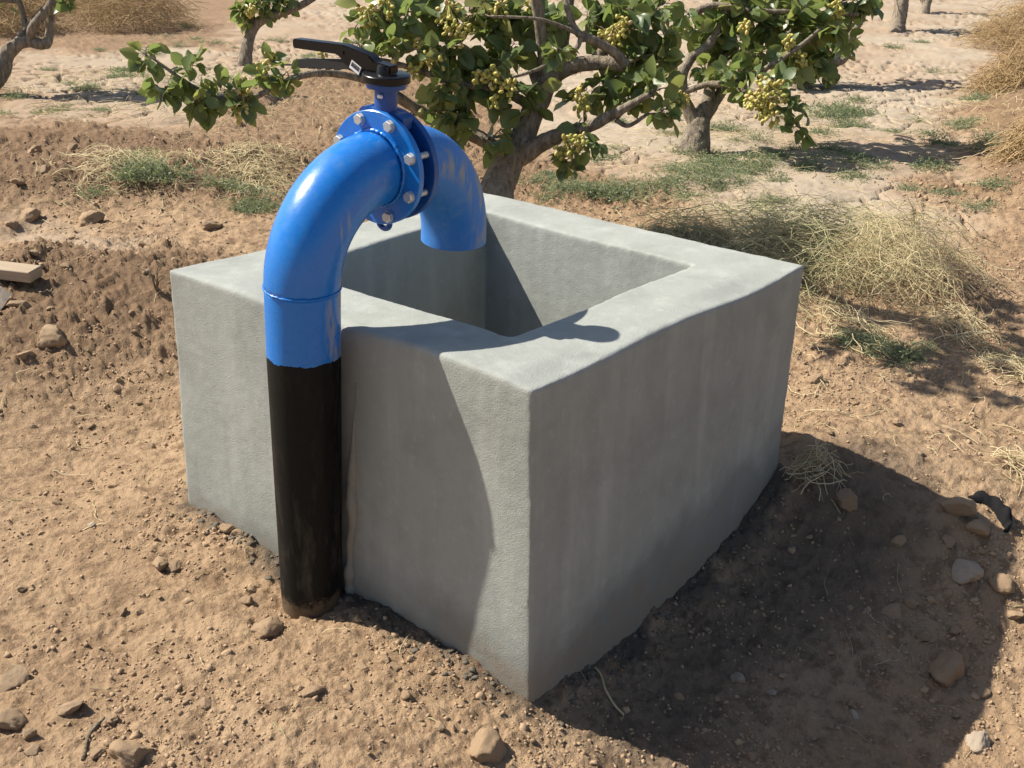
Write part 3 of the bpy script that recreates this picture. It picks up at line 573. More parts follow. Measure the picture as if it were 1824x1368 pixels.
TREE_B = dict(limbs=[[(5.78,2.88,0.35,0.181),(5.84,2.89,0.49,0.163),(5.9,2.9,0.63,0.136),(5.96,2.9,0.73,0.099),(6.08,2.92,0.87,0.068),(6.21,2.98,1.08,0.064),(6.39,2.98,1.29,0.06),(6.61,2.96,1.54,0.055),(6.87,2.96,1.93,0.042)],[(5.9,2.91,0.65,0.09),(5.86,3.0,0.82,0.072),(5.85,3.05,1.01,0.058),(5.94,3.03,1.16,0.054),(6.05,2.95,1.26,0.054),(6.14,2.92,1.37,0.045),(6.26,2.91,1.6,0.04),(6.49,3.07,2.01,0.032)],[(5.94,2.89,0.69,0.081),(6.09,2.87,0.81,0.059),(6.23,2.87,0.95,0.055),(6.39,2.87,1.12,0.041),(6.6,2.83,1.33,0.032)],[(5.84,3.02,0.91,0.036),(5.88,2.82,0.99,0.031),(5.89,2.64,1.01,0.031),(6.06,2.43,1.13,0.028),(6.25,2.28,1.28,0.026),(6.41,2.18,1.42,0.022)],[(5.88,2.82,0.99,0.027),(5.87,2.58,1.01,0.022),(5.85,2.41,0.98,0.019),(5.84,2.32,0.94,0.017),(5.91,2.18,0.86,0.013)],[(6.07,3.09,1.51,0.04),(6.16,2.97,1.56,0.036),(6.23,2.73,1.53,0.031),(6.5,2.39,1.53,0.022),(6.78,2.04,1.52,0.018)]],
 clumps=[(6.08,3.19,1.42,0.163),(6.22,3.11,1.29,0.146),(6.27,2.97,1.43,0.181),(6.32,2.75,1.48,0.201),(6.41,2.56,1.36,0.201),(6.56,2.43,1.45,0.201),(6.23,2.73,1.27,0.152),(6.19,2.55,1.18,0.159),(6.34,2.38,1.21,0.168),(6.52,2.26,1.37,0.168),(6.76,2.22,1.51,0.17),(6.86,2.16,1.34,0.126),(6.99,2.13,1.55,0.154),(6.66,2.29,1.17,0.154),(5.91,2.16,0.84,0.111),(5.94,2.06,0.74,0.077),(5.8,2.47,0.97,0.06),(5.99,2.58,1.11,0.105),(5.89,2.7,1.08,0.096),(5.92,2.28,1.04,0.077),(5.99,2.9,1.06,0.098),(6.2,2.88,1.17,0.099),(6.4,2.93,1.64,0.226),(6.4,3.27,1.88,0.365),(6.71,2.88,1.89,0.411),(7.02,2.47,1.86,0.365),(6.91,3.14,2.4,0.369)],
 nuts=[(5.81,2.27,0.96,0.17),(5.8,2.23,0.87,0.153),(5.74,2.34,0.92,0.102),(6.28,2.26,1.17,0.096),(6.57,2.14,1.56,0.087),(5.71,2.95,0.87,0.071),(6.17,2.32,1.33,0.069),(6.0,2.6,1.42,0.069)])
TREE_C = dict(limbs=[[(10.47,4.12,0.37,0.145),(10.52,4.16,0.52,0.112),(10.57,4.25,0.77,0.092),(10.59,4.38,1.01,0.085),(10.8,4.5,1.31,0.079),(11.03,4.49,1.74,0.06)],[(10.57,4.25,0.77,0.066),(10.62,3.99,0.72,0.052),(10.67,3.77,0.75,0.045),(10.76,3.74,0.89,0.042),(10.79,3.77,0.98,0.039),(10.94,3.71,1.19,0.032),(11.05,3.72,1.4,0.026)]],
 clumps=[(10.3,4.07,0.64,0.206),(10.52,3.89,0.64,0.194),(10.67,3.82,0.83,0.168),(10.61,4.11,0.9,0.222),(10.48,4.39,0.79,0.197),(10.97,3.95,1.08,0.197),(10.74,4.32,1.19,0.263),(10.63,4.66,1.24,0.265),(11.07,4.43,1.74,0.463),(10.76,4.78,1.67,0.397),(11.28,4.67,2.23,0.534)],
 nuts=[(10.11,3.97,0.65,0.102),(10.12,4.06,0.78,0.089)])
TREE_S = dict(limbs=[[(7.04,10.04,0.38,0.098),(7.14,10.07,0.63,0.077),(7.24,10.08,0.82,0.07),(7.32,10.04,0.92,0.063),(7.45,9.92,1.0,0.056),(7.73,9.66,1.14,0.042),(8.07,9.4,1.4,0.028)],[(7.26,10.07,0.86,0.056),(7.3,10.15,1.05,0.042),(7.39,10.29,1.44,0.035)]],
 clumps=[(7.12,10.16,0.99,0.139),(7.27,10.06,1.12,0.195),(7.48,9.99,1.15,0.183),(7.58,9.8,1.06,0.126),(7.15,10.06,0.89,0.098),(7.71,9.73,1.19,0.126),(7.45,10.25,1.5,0.316),(7.76,9.87,1.52,0.316),(7.72,10.21,1.96,0.421),(7.36,10.45,1.63,0.281)],
 nuts=[(7.1,9.89,1.07,0.082)])
TREE_L = dict(limbs=[[(3.33,9.54,0.35,0.199),(3.47,9.49,0.55,0.166),(3.59,9.45,0.72,0.144),(3.65,9.44,0.81,0.111),(3.76,9.37,0.92,0.083),(3.84,9.29,0.95,0.078),(3.93,9.16,0.93,0.072),(3.99,9.15,1.02,0.061),(4.06,9.2,1.23,0.055),(4.26,9.39,1.64,0.045)],[(3.77,9.43,0.89,0.078),(3.93,9.43,1.06,0.067),(4.08,9.4,1.19,0.067),(4.23,9.39,1.32,0.062),(4.57,9.41,1.74,0.051)],[(3.85,9.29,0.96,0.066),(3.86,9.19,1.11,0.06),(3.96,9.12,1.23,0.06),(4.02,9.1,1.32,0.055),(4.11,9.16,1.55,0.044)],[(3.91,9.45,1.05,0.039),(3.94,9.51,1.22,0.034),(3.95,9.6,1.37,0.034),(4.0,9.71,1.63,0.028)],[(3.96,9.54,1.3,0.022),(3.86,9.67,1.31,0.022),(3.76,9.8,1.29,0.017)]],
 clumps=[(4.06,8.9,1.29,0.076),(4.2,9.25,1.59,0.277),(4.01,9.53,1.64,0.332),(4.46,9.04,1.75,0.332),(3.74,9.8,1.53,0.332),(4.37,9.52,2.05,0.447),(4.75,9.04,2.07,0.391),(3.91,10.09,2.04,0.447)],
 nuts=[])
TREE_F = dict(limbs=[[(19.24,6.4,0.38,0.156),(19.33,6.43,0.59,0.125),(19.47,6.48,0.93,0.125),(19.64,6.55,1.37,0.104),(20.06,6.53,2.14,0.073)],[(19.47,6.48,0.93,0.083),(19.46,6.76,1.36,0.073),(19.48,7.12,1.93,0.052)]],
 clumps=[(18.94,6.66,0.99,0.144),(19.62,6.7,1.56,0.624),(19.45,7.1,1.84,0.624),(20.06,6.4,1.95,0.728),(19.94,6.98,2.62,0.832)],
 nuts=[])

TREE_A['limbs'].append([(3.2, 2.39, 1.25, .05), (3.05, 2.42, 1.9, .045), (2.75, 2.45, 2.6, .035), (2.5, 2.5, 3.2, .018)])
TREE_A['clumps'] += [(2.35, 2.5, 3.2, .28), (2.6, 2.3, 3.35, .26), (2.1, 2.75, 3.0, .24), (2.8, 2.15, 3.1, .24), (2.45, 2.95, 3.4, .26), (2.0, 2.45, 3.3, .2), (3.0, 2.5, 3.2, .25)]
tree('pistachio_tree', TREE_A, 'big gnarled pistachio tree heavy with yellow nuts right behind the cement tank', 101, leaf=.122, nutr=.0148, girth=.76)
tree('pistachio_tree', TREE_B, 'pistachio tree with several slim grey stems forking low to the right of the big tree', 102, leaf=.145, nutr=.0192, girth=.74)
tree('pistachio_tree', TREE_C, 'pistachio tree with dark low hanging foliage behind the slim-stemmed one', 103, leaf=.14, nutr=.021)
tree('pistachio_tree', TREE_S, 'small distant pistachio tree with a single leaning trunk above the valve handle', 104, leaf=.14, nutr=.03)
tree('pistachio_tree', TREE_L, 'bare looped grey limbs of the pistachio tree cut by the left edge', 105, leaf=.13, girth=.75)
tree('pistachio_tree', TREE_F, 'far pistachio tree showing its bare lower trunk, nearer of the two at the top right', 106, leaf=.15, dens=.6)
tree('pistachio_tree', TREE_G, 'farthest thin pistachio trunk at the top right corner', 107, leaf=.16, dens=.5)

# ------------------------------------------------------------------ dry stalks, heaps and weeds
def straw_mat(name, cols):
    g = NB(name, .75, .25); r = g.n('NewGeometry').outputs['Random Per Island']
    g.col(g.ramp(r, [(k/(len(cols)-1), v) for k, v in enumerate(cols)])); return g.m
M_STRAW = straw_mat('straw', [(.56, .45, .25), (.68, .58, .37), (.44, .34, .18), (.62, .52, .31), (.38, .36, .18)])
M_GSTRAW = straw_mat('half_green_straw', [(.50, .42, .23), (.62, .54, .33), (.30, .32, .15), (.56, .48, .28), (.36, .38, .19), (.38, .30, .17)])
M_HAY = straw_mat('rusty_hay', [(.36, .25, .12), (.48, .35, .19), (.28, .18, .085), (.42, .30, .155)])
def gzs(P): return terrain(P[...,0].ravel().copy(), P[...,1].ravel().copy())[0].reshape(P.shape[:-1])
def stalks(n, centre, rx, ry, ang, hgt, ln, rad, r, dirs=None, spread=1.0, m=9, lift=.0, curl=1.0):
    """n bent stalks lying and arching over one another on the soil"""
    ca, sa = cos(ang), sin(ang); a = r.uniform(0, 6.283, n); q = np.sqrt(r.random(n)); u = np.stack([q*np.cos(a)*rx, q*np.sin(a)*ry], 1)
    x = centre[0]+u[:,0]*ca-u[:,1]*sa; y = centre[1]+u[:,0]*sa+u[:,1]*ca
    th = r.uniform(0, 6.283, n) if dirs is None else dirs+r.normal(0, spread, n)
    L = ln*r.uniform(.4, 1.25, n); t = np.linspace(-.5, .5, m); bend = r.normal(0, 1.1*curl, n); bend2 = r.normal(0, 1.2*curl, n)
    tt = th[:,None]+bend[:,None]*t[None]*1.3+bend2[:,None]*np.sin(t*6)[None]*.35
    dx = np.cumsum(np.cos(tt), 1)*L[:,None]/m; dy = np.cumsum(np.sin(tt), 1)*L[:,None]/m
    P = np.zeros((n, m, 3)); P[...,0] = x[:,None]+dx-dx.mean(1, keepdims=True); P[...,1] = y[:,None]+dy-dy.mean(1, keepdims=True)
    e = 1-q**2; h0 = hgt*r.random(n)*(.25+.75*e); arch = (hgt*.5*r.random(n)*(.3+e))[:,None]*(1-(2*t[None])**2)
    tilt = r.normal(0, .35, n)[:,None]*t[None]*hgt
    zr = np.maximum(h0[:,None]+arch+tilt, .003); P[...,2] = gzs(P)+zr+lift+.01*r.normal(0, 1, (n, m))*min(1, hgt*5)
    return P, np.broadcast_to((rad*r.uniform(.5, 1.3, n))[:,None]*np.linspace(1.1, .55, m)[None], (n, m))
def heap(name, label, cat, spec, mat, seed, group=None):
    r = np.random.default_rng(seed); mb = MB()
    for s in spec:
        V, Q = tubes(*stalks(r=r, **s)); mb.add(V, Q)
    c = spec[0]['centre']; o = (c[0], c[1], gz(*c)); ob = link(name, mb.mesh(name, off=o), mat, loc=o); return tag(ob, label, cat, group)
G1 = 'dry weed heaps beside the tank'
def sp(n, c, rx, ry, ang, h, ln, rad=.0019, **k): return dict(n=int(n*1.0), centre=c, rx=rx, ry=ry, ang=ang, hgt=h, ln=ln, rad=rad, **k)
heap('weed_heap', 'greenish tangle of pulled weeds lying against the far right wall of the tank', 'weed heap', [sp(330, (3.95, 1.5), .65, .35, -.6, .17, .6), sp(130, (3.5, 1.75), .5, .25, -.5, .08, .5)], M_GSTRAW, 1, G1)
heap('weed_heap', 'broad straw-coloured weed heap in the middle of the tangle right of the tank', 'weed heap', [sp(430, (4.1, .98), .6, .42, -.5, .26, .8), sp(140, (3.5, 1.0), .5, .3, -.5, .1, .6)], M_GSTRAW, 2, G1)
heap('weed_heap', 'pale curling end of the weed tangle farthest from the tank', 'weed heap', [sp(430, (4.15, .52), .48, .34, -.3, .34, .75, dirs=.9, spread=.9)], M_STRAW, 3, G1)
for k, ((x, y), s, lab) in enumerate([((11.6, 2.0), .62, 'rusty brown hay heap on the bank, farther up of the two by the right edge'), ((7.15, .55), .42, 'brown hay heap on the bank nearest the tank by the right edge'), ((17.5, 3.6), 1.1, 'distant pale hay heap at the top right corner'),
                             ((8.9, 15.2), 1.2, 'rusty hay heap behind the looped limbs, the one right of them'), ((6.9, 15.6), 1.1, 'rusty hay heap directly behind the looped grey limbs'), ((9.9, 18.6), 1.2, 'hay heap beyond the others at the upper left')]):
    heap('hay_heap', lab, 'hay heap', [sp(900, (x, y), 1.0*s, .7*s, .6, .62*s, 1.0*s, .0036)], M_HAY, 20+k, 'brown hay heaps in the orchard')
BL = [((2.78, 4.58), 1.0, 'pale fan of dry stalks on the soil left of the blue elbow'), ((2.60, 4.28), .8, 'dry stalks tangled at the foot of the stalk fan beside the elbow'), ((2.02, 5.1), 1.0, 'loose bundle of dry stalks on the dark clods at the far left'), ((2.35, 5.25), .7, 'thin wisp of grey green stalks between the two stalk bundles'),
      ((1.72, -.12), .42, 'small tuft of dry grass at the foot of the shaded tank wall'), ((2.40, -.72), .5, 'dry grass by the black plastic strip at the right edge'), ((3.75, .0), .8, 'sparse dry stalks in the shade below the pale weed heap'), ((3.3, .42), .9, 'flattened stalks between the weed heaps and the bare soil mound'), ((3.45, -.38), .7, 'upright dry stubble at the right edge below the weed heap')]
for k, ((x, y), s, lab) in enumerate(BL):
    big = k in (0, 2); sm = k in (4, 5)
    spec = [sp(80 if not sm else 55, (x, y), .28*s, .2*s, .8, (.08 if not sm else .16)*s, .5*s, .0022, **(dict(dirs=-.9, spread=.55) if big else {}))]
    if big: spec.append(sp(60, (x+.25, y-.15), .4, .3, .8, .04, .35, .002))
    heap('stalk_bundle', lab, 'dry stalks', spec, M_STRAW if k != 3 else M_GSTRAW, 40+k, 'bundles of dry stalks on the soil')
# loose litter of single stalks, too many to count
r = np.random.default_rng(77); mb = MB()
for (n, c, rx, ry, h, ln, rad) in [(260, (2.4, 5.0), 1.2, .8, .03, .25, .0018), (120, (.3, 3.0), 1.4, 1.2, .012, .14, .0016), (160, (3.0, .2), 1.1, .9, .02, .22, .0018), (50, (1.4, -.8), .7, .5, .006, .12, .001), (90, (-.3, .9), 1.0, 1.2, .01, .10, .0012), (260, (5.6, 2.2), 2.2, .8, .05, .3, .002), (260, (4.6, 6.4), 1.6, 1.2, .03, .3, .002), (200, (9, 1.5), 3, .8, .05, .5, .003), (260, (4.6, 9.2), 2, 1.6, .05, .35, .003), (420, (7.2, 3.2), 2.4, 1.6, .03, .3, .0026), (300, (5.2, 8.2), 2.2, 1.2, .03, .3, .0026)]:
    V, Q = tubes(*stalks(n, c, rx, ry, .3, h, ln, rad, r, curl=.45)); mb.add(V, Q)
tag(link('dry_grass', mb.mesh('dry_grass'), M_STRAW), 'single dry stalks strewn over the soil and the pale mud', 'dry grass', kind='stuff')
M_WEED = leaf_mat('weed', [(.22, .26, .15), (.27, .31, .18), (.17, .22, .12), (.33, .32, .19)], (.30, .32, .22), .35, .6)
def weed_mesh(seed, spread, hgt, n):
    r = np.random.default_rng(seed); a = r.uniform(0, 6.283, n); el = r.uniform(.15, 1.25, n); L = hgt*r.uniform(.6, 1.3, n); m = 6; t = np.linspace(0, 1, m)
    d = np.stack([np.cos(a)*np.cos(el), np.sin(a)*np.cos(el), np.sin(el)], 1); o = np.concatenate([r.normal(0, spread*.4, (n, 2)), np.zeros((n, 1))], 1)
    P = o[:,None]+d[:,None]*(L[:,None]*t[None])[...,None]; P[...,2] -= (L[:,None]*t[None]**2*.35); P[...,2] = np.maximum(P[...,2], .004); P[...,:2] += np.cumsum(r.normal(0, .012*hgt/.15, (n, m, 2)), 1)
    mb = MB(); V, Q = tubes(P, np.broadcast_to(np.linspace(.0016, .0007, m), (n, m))); mb.add(V, Q)
    k = 10; ii = r.integers(0, n, n*k); jj = r.integers(1, m, n*k); bp = P[ii, jj]+r.normal(0, .004, (n*k, 3)); dd = norm(r.normal(0, 1, (n*k, 3))+np.array([0, 0, .35])); sd = norm(np.cross(dd, r.normal(0, 1, (n*k, 3)))); l = r.uniform(.010, .026, n*k)[:,None]
    V = np.stack([bp, bp+dd*l*.5+sd*l*.22, bp+dd*l, bp+dd*l*.5-sd*l*.22], 1).reshape(-1, 3); mb.add(V, (np.arange(n*k)*4)[:,None]+np.arange(4)[None])
    me = mb.mesh('weed_tuft'); me.materials.append(M_WEED); return me
WM = [weed_mesh(1, .13, .17, 60), weed_mesh(2, .18, .13, 80), weed_mesh(3, .10, .21, 44), weed_mesh(4, .2, .10, 70)]
WEEDS = [(4.17,2.45,1.1),(4.54,2.46,1),(4.05,2.6,0.8),(4.73,2.4,0.9),(5.76,2.84,0.9),(5.25,2.64,0.9),(5.63,2.49,1),(5.55,2.25,1),(6.17,2.38,0.8),(8.99,3.05,1.3),(8.46,2.94,1.2),(8.94,2.79,1.1),(8.11,2.61,0.9),(5.21,2.44,0.8),(4.95,2.18,0.8),(6.76,2.12,0.8),(6.38,1.76,0.8),(6.67,1.25,0.9),(7.75,1.58,0.8),(10.75,2.21,1),(8.82,1.7,0.8),(7.47,0.95,0.9),(3.19,0.15,1.0),(3.24,0.27,0.8),(3.27,0.08,0.6),(3.21,0.37,0.7),(2.37,4.09,0.9),(2.33,3.96,0.7),(2.23,4.75,1.0),(2.08,4.9,1.0),(1.98,4.89,0.8),(2.22,4.98,0.7),(2.38,4.47,0.7),(5.28,10.01,0.9),(5.68,10.39,0.8),(4.32,9.25,0.7),(5.03,11.17,0.6),(3.56,9.15,0.7),(3.57,8.32,0.6),(3.8,8.08,0.6),(9.59,14.71,0.8),(8.52,12.98,0.7),(9.31,12.0,0.7),(10.05,11.09,0.7),(16.0,5.22,0.9),(17.71,5.39,0.8),(13.02,3.52,0.7),(13.32,3.33,0.6),(7.12,3.25,0.8),(5.38,1.91,0.6),(6.71,2.76,0.7),(5.88,1.95,0.7),(4.04,3.12,0.7),(3.94,2.8,0.7),(3.71,2.75,0.6),(5.87,0.88,0.7),(5.67,0.54,0.7),(6.14,0.58,0.8),(7.96,1.23,0.8)]
def area(k):
    for hi, lab, gr in [(16, 'low green weed tuft between the tank and the two nearest trees', 'weed tufts behind the tank'), (22, 'pale green weed tuft in the round patch beyond the slim-stemmed tree', 'weed tufts in the far patch'), (30, 'thin weed tuft around the cracked mud and hay right of the trees', 'weed tufts by the hay bank'),
                        (34, 'bright green weed in the shade of the straw right of the tank', 'weeds under the straw'), (36, 'small green weed sprouting just left of the blue elbow', 'weeds by the elbow'), (42, 'grey green weed tuft among the stalks on the left soil bank', 'weed tufts on the left bank'), (49, 'sparse weed tuft on the pale mud at the left', 'weed tufts on the left mud'), (53, 'faint weed tuft far off along the top', 'far weed tufts')]:
        if k < hi: return lab, gr
    return 'scattered little weed on the sunlit mud behind the tank', 'weeds on the sunlit mud'
for k, (x, y, s) in enumerate(WEEDS):
    for e in range(2 if k < 36 else 1):
        if e: x += random.uniform(-.22, .22); y += random.uniform(-.22, .22); s *= .8
        d_ = math.hypot(x-CAM[0], y-CAM[1]); o = bpy.data.objects.new('weed_tuft', WM[(k+e) % 4]); COL.objects.link(o)
        o.location = (x, y, gz(x, y)-.005); o.rotation_euler = (0, 0, random.uniform(0, 6.28)); q = s*(.95 if d_ < 6 else 1.15); o.scale = (q, q, q*random.uniform(.7, 1.1)); lab, gr = area(k); tag(o, lab, 'weed', gr)
rw = np.random.default_rng(55)
for (cx_, cy_, sx_, sy_, n_, lab, gr) in ((5.2, 2.6, .7, .5, 26, 'low green weed tuft between the tank and the two nearest trees', 'weed tufts behind the tank'), (7.6, 2.7, 1.6, .8, 22, 'scattered little weed on the sunlit mud behind the tank', 'weeds on the sunlit mud'), (5.2, 9.0, 1.3, 1.2, 18, 'sparse weed tuft on the pale mud at the left', 'weed tufts on the left mud'), (8.2, 12.2, 1.2, 1.2, 12, 'faint weed tuft far off along the top', 'far weed tufts')):
    for k in range(n_):
        x, y = cx_+rw.normal(0, sx_), cy_+rw.normal(0, sy_); o = bpy.data.objects.new('weed_tuft', WM[k % 4]); COL.objects.link(o); q = rw.uniform(.5, 1.05)
        o.location = (x, y, gz(x, y)-.005); o.rotation_euler = (0, 0, rw.uniform(0, 6.28)); o.scale = (q, q, q*rw.uniform(.6, 1)); tag(o, lab, 'weed', gr)
# bare twiggy plant by the left corner and the fallen twig in the shade
mb = MB(); x0, y0 = .91, 3.06; z0 = gz(x0, y0); rr = np.random.default_rng(5)
for k in range(7):
    th = rr.uniform(0, 6.28); P = [np.array([x0, y0, z0-.02])]; d = unit([.25*cos(th), .25*sin(th), 1])
    for q in range(8): d = unit(d+rr.normal(0, .22, 3)); P.append(P[-1]+d*.035*(1 if k < 4 else .7))
    ring_sweep(mb, P, np.linspace(.004, .0012, 9), 6)
tag(link('dead_plant', mb.mesh('dead_plant', off=(x0, y0, z0)), M_TWIG, loc=(x0, y0, z0)), 'leafless twiggy dead plant standing beside the left corner of the tank', 'dead plant')
def ground_tube(name, pts, rad, mat, lift, label, cat, n=8):
    P = catmull([(x, y, 0) for x, y in pts], 8); P[:,2] = gzs(P); P[:,2] = np.convolve(np.pad(P[:,2], 3, 'edge'), np.ones(7)/7, 'valid')+lift
    mb = MB(); ring_sweep(mb, P, rad*(1+.2*fbm(np.arange(len(P))*.5, np.zeros(len(P)), 2, 3)), n); c = tuple(P[0]); return tag(link(name, mb.mesh(name, off=c), mat, loc=c), label, cat)
ground_tube('twig', [(.32, -.035), (.30, -.075), (.262, -.115), (.24, -.16), (.225, -.21)], .0034, M_STRAW, .008, 'crooked brown twig lying in the shade at the front corner of the tank', 'twig')
ground_tube('twig', [(-1.0, .72), (-.93, .80), (-.86, .83)], .005, M_TWIG, .004, 'short buff twig lying on the sunlit soil at the lower left', 'twig')
# plank and slab at the left, plastic strip at the right
wood = NB('weathered_wood', .85, .2); st = wood.noise(1, 5, .6, wood.n('Mapping', Vector=wood.obj(), Scale=(4, 60, 60)).outputs[0]); wood.col(wood.mix(st, (.28, .205, .14), (.44, .35, .255))); wood.bump(st, .4, .004)
def slab(name, c, dim, rot, mat, label, cat, wob=.004, seed=0):
    bmx = bmesh.new(); bmesh.ops.create_cube(bmx, size=1); bmesh.ops.scale(bmx, vec=dim, verts=bmx.verts); bmesh.ops.bevel(bmx, geom=list(bmx.edges), offset=min(dim)*.06, segments=1, affect='EDGES'); bmesh.ops.subdivide_edges(bmx, edges=list(bmx.edges), cuts=3, use_grid_fill=True)
    P = np.array([v.co[:] for v in bmx.verts]); dsp = fbm3(P*14, 3, seed)
    for v, k in zip(bmx.verts, dsp): v.co += v.co.normalized()*float(k)*wob
    me = bpy.data.meshes.new(name); bmx.to_mesh(me); bmx.free(); o = link(name, me, mat, loc=c); o.rotation_euler = rot; return tag(o, label, cat)
px_, py_ = .40, 3.66; slab('plank', (px_, py_, gz(px_, py_)+.045), (.46, .11, .055), (.06, .03, R(-63)), wood.m, 'short sawn wooden plank lying on the mound at the left edge', 'plank')
px_, py_ = .27, 3.47; slab('stone_slab', (px_, py_, gz(px_, py_)+.03), (.16, .14, .035), (.6, -.5, R(20)), M_STONE, 'flat pale slab leaning on the soil just below the plank', 'stone slab', .02, 4)
mb = MB(); pts = catmull([(1.985, -.635, 0), (2.025, -.68, 0), (2.02, -.74, 0), (1.975, -.79, 0), (1.94, -.80, 0)], 8); hh = np.convolve(np.pad(gzs(pts), 6, 'edge'), np.ones(13)/13, 'valid'); nn = len(pts)
t_ = np.gradient(pts, axis=0); nx_ = np.stack([-t_[:,1], t_[:,0], t_[:,2]*0], 1); nx_ /= np.linalg.norm(nx_, axis=1)[:,None]; wv = np.interp(np.arange(nn), [0, 6, 20, nn-1], [.010, .026, .030, .008])
rws = [pts+nx_*o_*wv[:,None]+np.stack([0*hh, 0*hh, hh-.004+z_*wv/.034+.006*np.sin(np.arange(nn)*.9+o_*3)], 1) for o_, z_ in ((-.8, 0), (-.5, .028), (.1, .048), (.5, .05), (.9, .040))]
V = np.concatenate(rws+[q-np.array([0, 0, .003]) for q in rws])
def gr(a, b, flip): i_ = np.arange(nn-1); q = np.stack([a*nn+i_, a*nn+i_+1, b*nn+i_+1, b*nn+i_], 1); return q[:, ::-1] if flip else q
mb.add(V, np.concatenate([gr(k, k+1, 1) for k in range(4)]+[gr(5+k, 6+k, 0) for k in range(4)]+[gr(0, 5, 0), gr(4, 9, 1)]))
M_SCRAP = plain('dusty_black_plastic', (.015, .015, .016), .9, 0, .08, bump=.8, sc=25); c_ = (2.0, -.7, gz(2.0, -.7)); tag(link('plastic_strip', mb.mesh('plastic_strip', off=c_), M_SCRAP, loc=c_), 'torn curved strip of black plastic at the edge of the tank shadow', 'plastic scrap')

# ------------------------------------------------------------------ clods and stones
ico = bmesh.new(); bmesh.ops.create_icosphere(ico, subdivisions=4, radius=1); CV = np.array([v.co[:] for v in ico.verts]); CT = np.array([[v.index for v in f.verts] for f in ico.faces]); ico.free()
def clod_shape(V, seed, ang=.5):
    r = np.random.default_rng(seed); P = V.copy()
    for k in range(9):                                   # chip flat facets off
        nrm = norm(r.normal(0, 1, 3)); h = r.uniform(.42, .82); dd = P@nrm; P = P-nrm*np.clip(dd-h, 0, 9)[:,None]*.9
    f = .24*fbm3(V*1.3+seed*3.1, 3, seed)+.15*fbm3(V*3.7+seed, 4, seed+5, .6)+.07*fbm3(V*13, 2, seed+9)
    return P*(1+f)[:,None]*np.array([1.08, .95, .8])
CL_M = []; ST_M = []
for k in range(10):
    v = clod_shape(CV, 300+k); me = mesh_np('earth_clod', v, CT); me.materials.append(M_CLOD); CL_M.append(me); m2 = me.copy(); m2.name = 'stone'; m2.materials.clear(); m2.materials.append(M_STONE); ST_M.append(m2)
ROCKS = [(1.66,-0.28,0.061),(1.25,-0.86,0.101),(0.67,-0.36,0.029),(0.7,-0.47,0.021),(0.83,-0.7,0.025),(0.45,-0.27,0.02),(1.89,-0.61,0.084),(1.66,-0.74,0.076),(1.86,-0.71,0.051),(1.73,-0.66,0.032),(0.98,-1.04,0.056),(1.09,-0.87,0.033),(1.62,-0.51,0.031),(1.06,-0.95,0.02),(-0.32,0.78,0.061),(0.34,3.1,0.091),(-0.43,0.44,0.038),(-0.65,0.65,0.026),(-1.05,1.03,0.054),(-0.9,0.94,0.045),(-0.24,-0.06,0.069),(-0.91,0.62,0.07),(-0.94,1.19,0.056),(-0.32,1.75,0.022),(2.61,0.29,0.055),(1.48,4.55,0.1),(1.89,3.92,0.089),(-0.03,1.34,0.029),(-0.32,1.34,0.045),(-0.29,1.3,0.037),(-0.03,1.29,0.023),(0.23,2.2,0.035),(0.19,3.07,0.045),(0.34,3.38,0.044),(0.17,2.55,0.031),(-0.17,0.78,0.03),(-0.18,0.39,0.021),(-0.19,0.36,0.025),(-0.25,0.24,0.02),(0.04,0.15,0.028),(-0.4,0.33,0.015),(-0.25,0.97,0.027),(-0.19,1.0,0.023),(-0.86,0.8,0.028),(-0.91,0.82,0.021),(-1.04,0.93,0.023),(-1.06,0.86,0.028),(-0.96,0.71,0.024),(0.36,-0.39,0.011),(0.64,-0.65,0.017),(0.72,-0.67,0.013),(1.41,-0.73,0.028),(1.29,-0.74,0.034),(1.4,-0.82,0.028),(1.33,-0.62,0.047),(1.39,-0.65,0.03),(1.53,-0.74,0.026),(1.22,-0.98,0.029),(1.72,-0.88,0.05),(1.65,-0.95,0.04),(1.57,0.1,0.019),(1.88,5.21,0.057),(2.07,4.95,0.056),(2.42,6.28,0.056),(2.54,4.85,0.057),(2.59,4.71,0.049),(2.09,6.25,0.064),(1.68,5.39,0.049),(1.47,5.37,0.048),(2.03,4.65,0.039),(1.28,4.93,0.084),(1.12,4.81,0.052),(0.63,3.7,0.031),(0.69,3.5,0.031),(0.97,3.24,0.03),(1.21,3.33,0.025),(1.3,3.75,0.027),(2.51,0.06,0.024),(2.4,-0.19,0.026),(2.02,-0.04,0.02),(2.16,-0.37,0.022),(1.9,-0.29,0.019),(2.56,-0.43,0.021),(1.15,-0.06,0.015),(1.44,-0.23,0.018),(0.8,-0.17,0.014),(0.37,-0.0,0.015),(-0.28,0.09,0.017),(-0.56,0.3,0.013),(-0.56,0.87,0.015),(-0.5,1.19,0.016),(-0.72,1.36,0.02),(-0.67,1.61,0.021),(-0.1,1.96,0.019),(-0.3,2.03,0.018),(-0.01,2.69,0.021),(0.22,2.79,0.027),(0.39,2.66,0.024),(0.71,2.99,0.026)]
